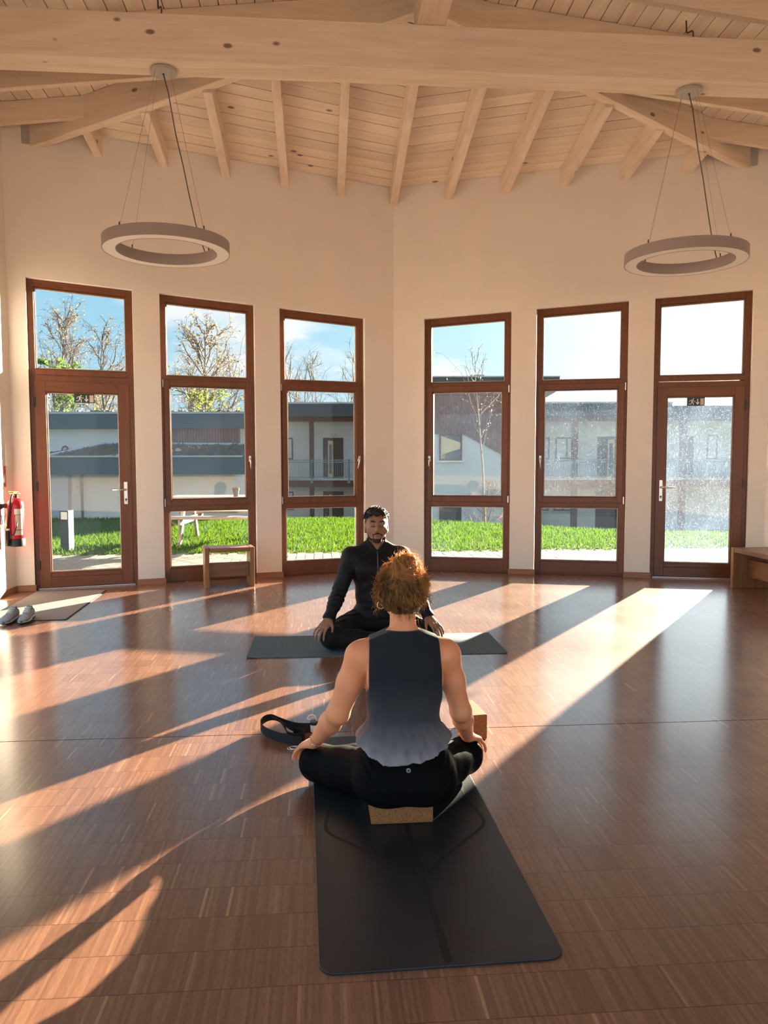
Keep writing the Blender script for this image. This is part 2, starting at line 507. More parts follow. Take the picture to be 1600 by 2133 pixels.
def local(px, py, depth):
    """(right, height) in the frame of the houses, which stand square to the garden path"""
    p = at(px, py, depth)
    return float((p - CAM) @ RTH), float(p[2])


def wall_matrix(s):
    return Matrix(((CA, s * SA, 0, 0), (-s * SA, CA, 0, 0), (0, 0, 1, 0), (0, 0, 0, 1)))

# ================================================================== the room shell
OPEN = [(0.36, 1.36), (1.64, 2.64), (2.91, 3.91)]
T_END = 4.08
XS = T_END * CA                       # side walls
YS = -T_END * SA
lintel = lambda t: 2.931 + 0.0485 * t


def roof_mid(x, y):                   # underside of the boards over the pointed end
    t = abs(x) / CA
    return 4.457 + 0.036 * t + 0.2 * (-(y + t * SA))


def roof_side(x, y):                  # underside of the boards over the side bays
    return 4.685 + 0.11 * (3.6 - abs(x)) + 0.05 * (-y - 1.07)


def hip_y(x): return -1.07 + 0.4696 * (abs(x) - 3.6)


def wall_pointed(name, s):
    b = MB()

    def blk(t0, t1, zb0, zb1, zt0, zt1, mit=0.0):
        p = [(t0, 0), (t1, 0), (t1, 0.38), (t0 - mit, 0.38)]
        zb, zt = (zb0, zb1, zb1, zb0), (zt0, zt1, zt1, zt0)
        b.prism([(s * x, o, z) for (x, o), z in zip(p, zb)], [(s * x, o, z) for (x, o), z in zip(p, zt)])
    top = lambda t: 4.457 + 0.036 * t
    edges = [0.0] + [e for o in OPEN for e in o] + [T_END + 0.05]
    for i in range(0, len(edges), 2):
        t0, t1 = edges[i], edges[i + 1]
        zt = (4.66, 4.66) if t0 > 3.8 else (top(t0), top(t1))
        blk(t0, t1, -0.05, -0.05, *zt, mit=0.38 * math.tan(ALPHA) if i == 0 else 0)
    for t0, t1 in OPEN:
        blk(t0, t1, lintel(t0), lintel(t1), top(t0), top(t1))
    blk(3.70, 3.91, 4.4, 4.4, 4.66, 4.66)
    return tag(b.build(name, M['plaster'], matrix=wall_matrix(s)), kind='structure')


wall_pointed('wall_left', -1)
wall_pointed('wall_right', 1)
for nm, s in (('wall_west', -1), ('wall_east', 1)):
    b = MB()
    y0, y1 = (-2.05 if s < 0 else -10.2), YS + 0.09  # west wall cut short out of view to curb sun glare indoors
    p = [(s * XS, y0), (s * (XS + 0.3), y0), (s * (XS + 0.3), y1), (s * XS, YS)]
    b.prism([(x, y, -0.05) for x, y in p], [(x, y, roof_side(XS, y) + 0.01) for x, y in p])
    tag(b.build(nm, M['plaster']), kind='structure')

# unseen walls built only above head height, left open to admit sky light
b = MB(); b.box(-XS - .3, XS + .3, -10.2, -9.95, 2.5, roof_side(XS, -10) + .6)
tag(b.build('wall_back', M['plaster']), kind='structure')
b = MB(); b.box(-XS - .3, -XS, -9.95, -2.05, 2.3, roof_side(XS, -2.05))
tag(b.build('trim_west', M['plaster']), kind='structure')

# floor: two laid fields with the dark expansion joint between them
b = MB()
for ring in ([(-XS - .2, -10), (XS + .2, -10), (XS + .2, -5.4535), (-XS - .2, -5.4535)],
             [(-XS - .2, -5.4465), (XS + .2, -5.4465), (XS + .2, YS + .1), (0, 0.14), (-XS - .2, YS + .1)]):
    b.prism([(x, y, -0.02) for x, y in ring], [(x, y, 0) for x, y in ring])
fl = tag(b.build('floor', M['parquet']), kind='structure')
b = MB(); b.box(-XS - .2, XS + .2, -10, 0.0, -0.05, -0.021)
b.build('subfloor', mat('joint_dark', (0.02, 0.015, 0.012), 0.9), fl)

# skirting boards
for nm, s in (('baseboard_left', -1), ('baseboard_right', 1)):
    root = thing(nm, kind='structure', matrix=wall_matrix(s))
    edges = [0.0] + [e for o in OPEN for e in o] + [T_END]
    for i in range(0, len(edges), 2):
        t0, t1 = edges[i], edges[i + 1]
        b = MB()
        if t0 > 0: t0 -= 0.012
        if t1 < T_END: t1 += 0.012
        b.prism([(s * t0, 0, 0), (s * t1, 0, 0), (s * t1, -0.018, 0), (s * t0, -0.018, 0)],
                [(s * t0, 0, 0.058), (s * t1, 0, 0.058), (s * t1, -0.012, 0.058), (s * t0, -0.012, 0.058)])
        b.build('skirting_board', M['skirting'], root)
for nm, s in (('baseboard_west', -1), ('baseboard_east', 1)):
    b = MB(); y0 = -2.05 if s < 0 else -9.9
    b.prism([(s * XS, y0, 0), (s * XS, YS, 0), (s * (XS - .018), YS, 0), (s * (XS - .018), y0, 0)],
            [(s * XS, y0, .058), (s * XS, YS, .058), (s * (XS - .012), YS, .058), (s * (XS - .012), y0, .058)])
    tag(b.build(nm, wood_mat('skirting_y', (0.25, 0.10, 0.04), (0.36, 0.16, 0.07), 'Y', 8, 0.4, 0.4)), kind='structure')


# ------------------------------------------------------------------ windows and doors
def rect_frame(b, s, t0, t1, z0, z1, w, o0, o1, slope=0.0, wb=None, wt=None):
    """four pieces round the inside of a rectangle; the head may slope along t"""
    wb, wt = wb or w, wt or w
    top = lambda t: z1 + slope * (t - t0)
    def pc(a0, a1, zb, zt):
        p = [(a0, o0), (a1, o0), (a1, o1), (a0, o1)]
        b.prism([(s * t, o, zb(t)) for t, o in p], [(s * t, o, zt(t)) for t, o in p])
    c = lambda z: (lambda t: z)
    pc(t0, t0 + w, c(z0), top)
    pc(t1 - w, t1, c(z0), top)
    pc(t0 + w, t1 - w, c(z0), c(z0 + wb))
    pc(t0 + w, t1 - w, lambda t: top(t) - wt, top)


def pane(parent, s, t0, t1, z0, z1, m, slope=0.0, o=0.10):
    b = MB()
    top = lambda t: z1 + slope * (t - t0)
    p = [(t0, o), (t1, o), (t1, o + .012), (t0, o + .012)]
    b.prism([(s * t, q, z0) for t, q in p], [(s * t, q, top(t)) for t, q in p])
    b.build('pane', m, parent)
    b = MB()
    rect_frame(b, s, t0, t1, z0, z1, 0.007, o - 0.004, o - 0.001, slope)
    b.build('glazing_seal', M['white_rubber'], parent)


def window_handle(parent, s, t, z, tilt=0.0):
    b = MB()
    b.box(-.013, .013, -.010, 0, -.035, .035)
    rose = b.build('handle', M['steel'], parent, bevel=.006, matrix=Matrix.Translation((s * t, 0.045, z)) @ Matrix.Rotation(tilt, 4, 'Y'))
    b = MB()
    b.tube([(0, -.008, 0), (0, -.035, -.002), (0, -.043, -.02), (0, -.043, -.115)], [.008, .008, .0085, .007], 10)
    b.build('lever', M['steel'], rose, smooth=True)


G_UP = {-1: [glass_mat('glass_upper_left', 0.002, 0.005, 1)] * 3, 1: [glass_mat('glass_upper_right', 0.004, 0.01, 2)] * 3}
G_MID = {-1: [glass_mat('glass_mid_w3', 0.008, 0.04, 3), glass_mat('glass_mid_w2', 0.006, 0.03, 4), glass_mat('glass_door_left', 0.006, 0.03, 5)],
         1: [glass_mat('glass_mid_w4', 0.015, 0.14, 6), glass_mat('glass_mid_w5', 0.040, 0.26, 7), glass_mat('glass_door_right', 0.080, 0.40, 8)]}
G_LOW = {-1: [glass_mat('glass_low_left', 0.003, 0.012, 9)] * 2, 1: [glass_mat('glass_low_right', 0.008, 0.04, 10)] * 2}


def make_window(name, s, k, tilt):
    t0, t1 = OPEN[k]
    root = thing(name, kind='structure', matrix=wall_matrix(s))
    b = MB()
    rect_frame(b, s, t0 + .002, t1 - .002, 0.0, lintel(t0) - .002, 0.064, 0.06, 0.145, 0.0485, wb=0.145, wt=0.070)
    for z0, z1 in ((2.10, 2.205), (0.778, 0.90)):
        p = [(t0 + .064, .06), (t1 - .064, .06), (t1 - .064, .145), (t0 + .064, .145)]
        b.prism([(s * t, o, z0) for t, o in p], [(s * t, o, z1) for t, o in p])
    b.box(*sorted((s * (t0 + .002), s * (t1 - .002))), 0.052, 0.062, 0.012, 0.028)
    b.build('frame', M['frame_wood'], root, bevel=.003)
    # beads round the fixed lights
    b = MB()
    rect_frame(b, s, t0 + .064, t1 - .064, 2.205, lintel(t0) - .072, 0.012, 0.074, 0.135, 0.0485, wb=.016)
    rect_frame(b, s, t0 + .064, t1 - .064, 0.145, 0.778, 0.012, 0.074, 0.135, wb=.018)
    b.build('glazing_bead', M['frame_wood'], root, bevel=.002)
    b = MB()
    rect_frame(b, s, t0 + .030, t1 - .030, 0.826, 2.172, 0.062, 0.045, 0.13)
    sash = b.build('sash', M['frame_wood'], root, bevel=.004)
    b = MB()
    rect_frame(b, s, t0 + .092, t1 - .092, 0.888, 2.110, 0.010, 0.06, 0.125)
    b.build('sash_bead', M['frame_wood'], root, bevel=.002)
    pane(root, s, t0 + .076, t1 - .076, 2.221, lintel(t0) - .084, G_UP[s][k], 0.0485)
    pane(root, s, t0 + .102, t1 - .102, 0.898, 2.100, G_MID[s][k])
    pane(root, s, t0 + .076, t1 - .076, 0.163, 0.766, G_LOW[s][k])
    window_handle(root, s, t0 + .060, 1.33, tilt)
    for z in (0.86, 2.13):
        b = MB(); b.tube([(s * (t1 - .020), .040, z - .04), (s * (t1 - .020), .040, z + .04)], .008, 10)
        b.build('hinge', M['alu'], root, smooth=False)


def make_door(name, s):
    k = 2
    t0, t1 = OPEN[k]
    root = thing(name, kind='structure', matrix=wall_matrix(s))
    b = MB()
    rect_frame(b, s, t0 + .002, t1 - .002, 0.0, lintel(t0) - .002, 0.060, 0.06, 0.15, 0.0485, wb=0.012, wt=0.066)
    p = [(t0 + .060, .06), (t1 - .060, .06), (t1 - .060, .15), (t0 + .060, .15)]
    for z0, z1, o in ((2.105, 2.168, .06), (2.174, 2.228, .055)):
        b.prism([(s * t, max(q, o), z0) for t, q in p], [(s * t, max(q, o), z1) for t, q in p])
    b.build('frame', M['frame_wood'], root, bevel=.004)
    b = MB()
    rect_frame(b, s, t0 + .060, t1 - .060, 2.228, lintel(t0) - .068, 0.014, 0.074, 0.135, 0.0485)
    b.build('glazing_bead', M['frame_wood'], root, bevel=.002)
    pane(root, s, t0 + .074, t1 - .074, 2.242, lintel(t0) - .082, G_UP[s][k], 0.0485)
    # the leaf: two stiles, top rail, tall bottom rail
    leaf = thing('door_leaf'); leaf.parent = root
    for nm, a0, a1, z0, z1, o0, mm in (('stile', t0 + .050, t0 + .150, .014, 2.112, .046, 'frame_wood'), ('stile', t1 - .150, t1 - .050, .014, 2.112, .046, 'frame_wood'),
                                       ('top_rail', t0 + .150, t1 - .150, 2.008, 2.112, .047, 'frame_wood_x'), ('bottom_rail', t0 + .150, t1 - .150, .014, .118, .047, 'frame_wood_x'),
                                       ('weather_rail', t0 + .150, t1 - .150, .118, .160, .052, 'frame_wood_x')):
        b = MB(); b.box(*sorted((s * a0, s * a1)), o0, .135, z0, z1)
        b.build(nm, M[mm], leaf, bevel=.003)
    b = MB()
    rect_frame(b, s, t0 + .150, t1 - .150, 0.160, 2.008, 0.012, 0.062, 0.12)
    b.build('glazing_bead', M['frame_wood'], leaf, bevel=.002)
    pane(leaf, s, t0 + .160, t1 - .160, 0.172, 1.998, G_MID[s][k])
    th = t0 + .105
    b = MB(); b.box(s * th - .019, s * th + .019, .036, .046, .852, 1.092)
    plate = b.build('handle', M['steel'], leaf, bevel=.008, seg=3)
    b = MB()
    b.tube([(s * th, .040, 1.008), (s * th, .000, 1.008), (s * (th + .012), -.012, 1.008), (s * (th + .04), -.014, 1.008), (s * (th + .135), -.012, 1.006)],
           [.010, .010, .011, .010, .009], 12)
    b.build('lever', M['steel'], plate, smooth=True)
    b = MB(); b.tube([(s * th, .037, .905), (s * th, .030, .905)], .011, 14); b.box(s * th - .004, s * th + .004, .031, .036, .882, .905)
    b.build('lock_cylinder', M['dark_metal'], plate)
    b = MB(); b.box(*sorted((s * (t0 + .03), s * (t1 - .03))), .03, .20, 0.0, .012)
    b.build('threshold', M['alu'], root, bevel=.003)
    for z in (0.25, 1.05, 1.90):
        b = MB(); b.tube([(s * (t1 - .046), .042, z - .05), (s * (t1 - .046), .042, z + .05)], .009, 10)
        b.build('hinge', M['dark_metal'], leaf)
    return root


make_door('door_1', -1)
make_window('window_1', -1, 1, R(0))
make_window('window_2', -1, 0, R(14))
make_window('window_3', 1, 0, R(0))
make_window('window_4', 1, 1, R(0))
make_door('door_2', 1)


def exit_sign(s, ta, tb, label):
    u0, u1 = sorted((s * ta, s * tb))
    z0, z1 = 1.905, 1.996
    root = thing('exit_sign', label, 'sign', matrix=wall_matrix(s) @ Matrix.Translation((u0, 0.092, z0)))
    w, h = u1 - u0, z1 - z0
    b = MB(); b.box(0, w, 0, .004, 0, h); b.build('plate', M['sign_dark'], root)
    b = MB(); b.box(w * .755, w * .955, -.0012, .0002, h * .10, h * .88); b.build('doorway_mark', M['sign_tan'], root)
    k = h
    man = MB()
    y0, y1 = -.0012, .0002
    P = lambda pts: [(0.012 + x * k, z * k) for x, z in pts]
    cx, cz = P([(0.60, 0.83)])[0]
    ring = [(cx + .075 * k * math.cos(a), cz + .075 * k * math.sin(a)) for a in np.linspace(0, 2 * math.pi, 14)[:-1]]
    man.prism([(x, y0, z) for x, z in ring], [(x, y1, z) for x, z in ring])
    man.strip2d(P([(0.50, 0.70), (0.42, 0.48)]), .155 * k, y0, y1)                                # trunk
    man.strip2d(P([(0.52, 0.72), (0.24, 0.66), (0.13, 0.50)]), .062 * k, y0, y1)                  # arm behind
    man.strip2d(P([(0.54, 0.66), (0.66, 0.54), (0.84, 0.56)]), .062 * k, y0, y1)                  # arm ahead
    man.strip2d(P([(0.45, 0.45), (0.60, 0.34), (0.60, 0.10)]), .085 * k, y0, y1)                  # leg ahead
    man.strip2d(P([(0.42, 0.45), (0.34, 0.22), (0.07, 0.21)]), .080 * k, y0, y1)                  # leg behind
    man.build('running_figure', M['sign_white'], root)
    ar = MB()
    ar.strip2d([(w * .60, h * .82), (w * .60, h * .30)], .10 * k, y0, y1)
    ar.strip2d([(w * .60, h * .17), (w * .52, h * .42)], .09 * k, y0, y1)
    ar.strip2d([(w * .60, h * .17), (w * .68, h * .42)], .09 * k, y0, y1)
    ar.build('arrow', M['sign_white'], root)


exit_sign(-1, 3.495, 3.300, 'dark escape sign with running figure on the left door glass')
exit_sign(1, 3.276, 3.460, 'dark escape sign with running figure on the right door glass')

# ------------------------------------------------------------------ ceiling boards and rafters
ceil = thing('ceiling', kind='structure')
PW = 0.152
for s in (-1, 1):
    for k in range(-1, 19):
        q0, q1 = k * PW + .004, (k + 1) * PW - .004
        te = [max(0.02, (2.80 - q) / 0.7347) for q in (q0, q1)]
        if k < 0: te = [3.76, 3.76]
        if te[0] <= 0.03: continue
        pl = [(0.0, q0), (te[0], q0), (te[1], q1), (0.0, q1)]
        pts = []
        for t, q in pl:
            x, y = s * t * CA, -t * SA - q
            pts.append((x, y, roof_mid(x, y) + 0.0015 * ((k * 7) % 3)))
        b = MB()
        b.prism([p for p in pts], [(x, y, z + .02) for x, y, z in pts])
        # each board keeps its own grain direction: turn the mesh into the wall's frame
        mw = wall_matrix(s)
        inv = mw.inverted()
        b.v = [tuple(inv @ Vector(p)) for p in b.v]
        b.build('plank', M['board_x'], ceil, matrix=mw)
BW = 0.145
for s in (-1, 1):
    for k in range(27):
        x0, x1 = XS + .06 - k * BW - .004, XS + .06 - (k + 1) * BW + .004
        x1 = max(x1, 0.0)
        ys = [min(-1.02, hip_y(x) + .05) for x in (x0, x1)]
        pl = [(x0, -6.6), (x1, -6.6), (x1, ys[1]), (x0, ys[0])]
        b = MB()
        dz = 0.0015 * ((k * 5) % 3)
        b.prism([(s * x, y, roof_side(x, y) + dz) for x, y in pl], [(s * x, y, roof_side(x, y) + .02) for x, y in pl])
        b.build('plank', M['board_y'], ceil)
# roof build-up above the boards
b = MB()

for s in (-1, 1):
    q = [(0, .4), (s * 3.62 * CA + s * .2, .4 - 1.1), (s * 3.6, -1.07), (0, -2.76)]
    b.prism([(x, y, roof_mid(x, y) + .024) for x, y in q], [(x, y, roof_mid(x, y) + .2) for x, y in q])
    q = [(0, -2.70), (s * 3.62, -1.02), (s * 4.4, -0.9), (s * 4.4, -10.0), (0, -10.0)]
    b.prism([(x, y, roof_side(x, y) + .024) for x, y in q], [(x, y, roof_side(x, y) + .2) for x, y in q])
b.build('roof_deck', mat('roof_deck', (0.05, 0.03, 0.02), 0.9), ceil)
for k in range(-5, 6):
    t = abs(k) * 0.642
    x = math.copysign(1, k) * t * CA if k else 0.0
    q1 = 2.74 - 0.7347 * t
    yf, ye = -t * SA + .10, -t * SA - q1
    zf, ze = 4.2566 + .036 * t - .2 * .10, 4.2566 + .036 * t + .2 * q1
    hw = .0425
    b = MB()
    b.prism([(-hw, yf, zf), (-hw, ye, ze), (hw, ye, ze), (hw, yf, zf)], [(-hw, yf, zf + .2), (-hw, ye, ze + .2), (hw, ye, ze + .2), (hw, yf, zf + .2)])
    b.build('rafter', M['spruce_y'], ceil, bevel=.004, matrix=Matrix.Translation((x, 0, 0)))

# big timbers
b = MB(); b.box(-XS - .05, XS + .05, -3.10, -2.855, 4.253, 4.585)
tag(b.build('tie_beam', M['spruce_x'], bevel=.006), 'thick pale timber beam crossing the whole room above the lamps', 'beam')
for s, side in ((-1, 'left'), (1, 'right')):
    dx, dy = -0.905 * s, -0.425
    ang = math.atan2(dy, dx)
    m4 = Matrix.Translation((s * 3.6, -1.07, 0)) @ Matrix.Rotation(ang, 4, 'Z')
    b = MB()
    l0, l1, hw = -0.20, 3.92, .048
    z = lambda l: 4.385 + .121 * l
    b.prism([(l0, -hw, z(l0)), (l1, -hw, z(l1)), (l1, hw, z(l1)), (l0, hw, z(l0))],
            [(l0, -hw, z(l0) + .297), (l1, -hw, z(l1) + .297), (l1, hw, z(l1) + .297), (l0, hw, z(l0) + .297)])
    tag(b.build('hip_beam', M['spruce_x'], bevel=.004, matrix=m4), f'slanting hip beam rising from the {side} wall corner to behind the big beam', 'beam')
names = ['timber purlin meeting the {} hip beam, lowest of its row', 'timber purlin just under the big beam near the {} lamp',
         'dark timber purlin seen above the big beam, {} of the centre', 'timber purlin nearest the camera at the top {} edge']
for s, side in ((-1, 'left'), (1, 'right')):
    for i, yf in enumerate((-1.372, -1.955, -2.540, -3.160)):
        xi = max(0.105, 3.6 + (yf + 1.07) / 0.4696 + 0.10)
        if i == 3: xi = 0.105
        b = MB()
        x1 = XS + .08
        pts = [(xi, yf), (x1, yf), (x1, yf + .065), (xi, yf + .065)]
        bot = [(s * x, y, roof_side(x, yf) - .20) for x, y in pts]
        top = [(s * x, y, roof_side(x, y) - .001) for x, y in pts]
        b.prism(bot, top)
        lab = names[i].format(side)
        tag(b.build('purlin', M['spruce_x'], bevel=.004), lab, 'beam')
b = MB(); b.box(-.11, .11, -6.5, -2.90, 4.586, 5.05)
tag(b.build('ridge_beam', M['spruce_y'], bevel=.005), 'short ridge beam resting on top of the big beam at centre', 'beam')


# ------------------------------------------------------------------ ring lamps
def ring_lamp(x, y, side, turn):
    z0 = 2.90
    root = thing('ring_lamp', f'grey ring pendant lamp hanging from the big beam on the {side}', 'lamp', (x, y, 0), R(turn))
    b = MB(); b.lathe([(.473, z0), (.473, z0 + .085), (.370, z0 + .085), (.370, z0), (.376, z0), (.376, z0 + .006), (.467, z0 + .006), (.467, z0)], n=96, closed=True)
    weighted(b.build('ring_body', M['lamp_grey'], root))
    b = MB(); b.lathe([(.467, z0 + .0015), (.467, z0 + .005), (.376, z0 + .005), (.376, z0 + .0015)], n=96, closed=True)
    weighted(b.build('diffuser', M['diffuser'], root))
    zc = 4.253
    b = MB(); b.lathe([(.070, zc), (.098, zc - .004), (.100, zc - .008), (.100, zc - .026), (.096, zc - .030), (.001, zc - .030)], n=48)
    can = weighted(b.build('canopy', M['canopy'], root))
    b = MB(); b.lathe([(.008, 0), (.007, -.006), (.001, -.006)], (0, 0, zc - .030), 10)
    b.build('cord_gland', M['dark_metal'], can)
    for a in (50, 140, 230, 320):
        c, sn = math.cos(R(a)), math.sin(R(a))
        top, bot = (.075 * c, .075 * sn, zc - .032), (.422 * c, .422 * sn, z0 + .085)
        b = MB(); b.tube([top, bot], .0011, 5); b.build('suspension_wire', M['wire'], root)
        b = MB(); b.tube([(.422 * c, .422 * sn, z0 + .083), (.421 * c, .421 * sn, z0 + .128)], [.0055, .004], 8)
        b.build('wire_grip', M['dark_metal'], root)
    sx = 1
    P = [(0, 0, zc - .034), (.03, .01, 4.10), (.075, .05, 3.80), (.12, .09, 3.58), (.15, .13, 3.40), (.19, .19, 3.18), (.222, .26, 3.055), (.245, .335, z0 + .083)]
    b = MB(); b.tube(P, .0042, 8); b.build('power_cord', M['cable'], root, smooth=True)
    b = MB(); b.tube([(.02, -.13, 4.588), (.02, -.128, 4.625), (.01, -.10, 4.655), (-.02, -.05, 4.67), (-.03, .0, 4.70), (-.035, .02, 4.80)], .006, 8)
    b.build('feed_cable', M['cable'], root, smooth=True)
    return root


ring_lamp(-2.020, -2.955, 'left', 0)
ring_lamp(2.095, -2.955, 'right', -26)

# ================================================================== things in the room
def prism_xy(b, pts, z0, z1):
    return b.prism([(x, y, z0) for x, y in pts], [(x, y, z1) for x, y in pts])


def rounded(w, l, r, n=6):
    pts = []
    for cx, cy, a0 in ((w / 2 - r, l / 2 - r, 0), (-w / 2 + r, l / 2 - r, 90), (-w / 2 + r, -l / 2 + r, 180), (w / 2 - r, -l / 2 + r, 270)):
        for i in range(n + 1):
            a = R(a0 + 90 * i / n)
            pts.append((cx + r * math.cos(a), cy + r * math.sin(a)))
    return pts


# stool under window_1
st = thing('stool', 'small wooden stool with panel sides standing before the second window from left', 'stool', (-2.047, -1.142, 0), R(12.5))
for x in (0, .460):
    b = MB(); b.box(x, x + .045, 0, .30, 0, .412); b.build('side_panel', M['stool_wood'], st, bevel=.004)
b = MB(); b.box(.050, .455, 0.004, .296, .366, .411); b.build('seat', M['stool_wood_x'], st, bevel=.004)
b = MB(); b.box(.045, .460, .125, .165, .095, .245); b.build('stretcher', M['stool_wood_x'], st, bevel=.003)

# bench on the right
bn = thing('bench', 'long low wooden bench with panel ends along the right wall', 'bench', (3.33, -1.55, 0), 0)
for y in (-.045, -2.045):
    b = MB(); b.box(0, .39, y, y + .045, 0, .416); b.build('end_panel', M['stool_wood'], bn, bevel=.004)
b = MB(); b.box(.004, .386, -1.995, -.050, .370, .415); b.build('seat', M['bench_wood_y'], bn, bevel=.004)
b = MB(); b.box(.165, .205, -2.0, -.045, .115, .295); b.build('stretcher', M['bench_wood_y'], bn, bevel=.003)

# door mat
dm = thing('doormat', 'brown grey rectangular doormat in front of the left glass door', 'doormat', (-3.33, -1.915, 0), R(3))
b = MB(); prism_xy(b, rounded(.66, 1.46, .012), .0005, .007); b.build('pile', M['doormat'], dm)
b = MB(); prism_xy(b, rounded(.685, 1.485, .015), .0003, .0045); b.build('edging', M['doormat_edge'], dm)


# shoes -------------------------------------------------------------
def shoe(name, label, loc, rz, s):
    root = thing(name, label, 'shoe', loc, rz, 'pair of grey running shoes by the doormat')
    # cross sections from heel (y=0) to toe (y=-.28): half width, height, centre shift
    sec = [(0.0, .022, .075, 0), (-.012, .034, .088, 0), (-.05, .037, .094, 0), (-.09, .037, .084, 0), (-.13, .039, .073, .002), (-.17, .044, .062, .004),
           (-.21, .047, .052, .005), (-.245, .043, .044, .003), (-.27, .032, .036, 0), (-.283, .014, .028, 0)]
    n = 14

    def loft(b, z0f, hf, wf, k0=0, k1=len(sec)):
        rings = []
        for y, w, h, c in sec[k0:k1]:
            r = []
            for j in range(n):
                a = 2 * math.pi * j / n
                ca, sa = math.cos(a), math.sin(a)
                x = wf * w * math.copysign(abs(ca) ** .75, ca)
                zz = z0f + (hf(h) - z0f) * (.5 + .5 * math.copysign(abs(sa) ** .7, sa))
                x *= 1 - .35 * max(0, sa) ** 2
                r.append((s * (x + c), y, zz))
            rings.append(r)
        vs = [p for r in rings for p in r]
        fs = [(i * n + j, i * n + (j + 1) % n, (i + 1) * n + (j + 1) % n, (i + 1) * n + j) for i in range(len(rings) - 1) for j in range(n)]
        fs += [tuple(reversed(range(n))), tuple(range((len(rings) - 1) * n, len(rings) * n))]
        b.add(vs, fs)
    b = MB(); loft(b, .016, lambda h: h, .95); b.build('upper', M['shoe_grey'], root, smooth=True)
    b = MB(); loft(b, .0, lambda h: .014, 1.06); b.build('outsole', M['shoe_dark'], root, smooth=True)
    b = MB(); loft(b, .008, lambda h: .026, 1.05); b.build('midsole', M['shoe_sole'], root, smooth=True)
    b = MB()     # toe guard
    loft(b, .012, lambda h: h * .86 + .002, 1.0, 7, 10); b.build('toe_guard', M['shoe_dark'], root, smooth=True)
    b = MB(); b.lathe([(.026, 0), (.029, .006), (.024, .010), (.018, .004), (.016, -.012)], n=20)
    b.v = [(x * .85, y * 1.35, z) for x, y, z in b.v]
    b.build('collar', M['shoe_dark'], root, smooth=True, matrix=Matrix.Translation((0, -.052, .087)) @ Matrix.Rotation(R(9), 4, 'X'))
    b = MB(); b.box(-.014, .014, -.16, -.085, 0, .006); b.build('tongue', M['lace'], root, bevel=.002, matrix=Matrix.Translation((s * .002, 0, .068)) @ Matrix.Rotation(R(10), 4, 'X') @ Matrix.Translation((0, .0, .016)))
    for i in range(5):
        y = -.092 - i * .017
        z = .0975 - i * .0055
        b = MB(); b.tube([(-.026, y + .004, z - .008), (-.012, y, z - .0005), (.012, y - .005, z - .0005), (.026, y - .002, z - .009)], .0028, 6)
        b.build('lace', M['lace'], root, smooth=True)
    b = MB(); b.tube([(0, -.088, .098), (-.02, -.085, .110), (-.028, -.098, .097), (-.006, -.09, .098), (.02, -.084, .111), (.03, -.10, .095), (.004, -.09, .098)], .0026, 6)
    b.build('lace', M['lace'], root, smooth=True)
    return root


shoe('shoe', 'grey running shoe nearer the left wall, cut by the photo edge', (-3.385, -2.545, .0076), R(2), -1)
shoe('shoe', 'grey running shoe of the pair, nearer the doormat middle', (-3.272, -2.520, .0076), R(5), 1)

# yoga mats -------------------------------------------------------------
ym = thing('yoga_mat', 'black rubber yoga mat with printed lines under the seated woman', 'yoga mat', (-.556, -6.365, 0), R(1.4))
b = MB(); prism_xy(b, rounded(.645, 1.68, .045, 8), .0006, .0066)
b.build('mat_sheet', M['black_rubber'], ym, bevel=.0015)
b = MB()
zt0, zt1 = .0060, .0070


def line2(b, pts, w, dz=0.0):
    P = [np.array(p, float) for p in pts]
    Lf, Rt = [], []
    for i, p in enumerate(P):
        t = P[min(i + 1, len(P) - 1)] - P[max(i - 1, 0)]
        n_ = np.array([-t[1], t[0]]) / (np.linalg.norm(t) + 1e-9) * w / 2
        Lf.append(p + n_); Rt.append(p - n_)
    ring = Rt + Lf[::-1]
    k = len(P)
    vs = [(x, y, z) for z in (zt0, zt1 + dz) for x, y in ring]
    m = 2 * k
    fs = []
    for i in range(k - 1):
        fs.append((m + i, m + i + 1, m + m - 2 - i, m + m - 1 - i))
    fs += [(i, (i + 1) % m, m + (i + 1) % m, m + i) for i in range(m)]
    b.add(vs, fs)


def fillet(p0, p1, p2, r, n=6):
    a, c, bq = np.array(p0), np.array(p1), np.array(p2)
    u, v = (a - c) / np.linalg.norm(a - c), (bq - c) / np.linalg.norm(bq - c)
    s0, s1 = c + u * r, c + v * r
    return [tuple((1 - t) ** 2 * s0 + 2 * t * (1 - t) * c + t * t * s1) for t in np.linspace(0, 1, n)]


line2(b, [(0.012, -.825), (0.004, -.22), (0.0, .20)], .021, .0003)
for sx in (-1, 1):
    a0, a1, a2, a3 = (0.002, -.405), (sx * .292, -.088), (sx * .262, .12), (sx * .262, .42)
    line2(b, [a0] + fillet(a0, a1, a2, .06) + fillet(a1, a2, a3, .05) + [a3], .013, .0001 if sx > 0 else 0.0)
b.build('alignment_line', M['mat_line'], ym)

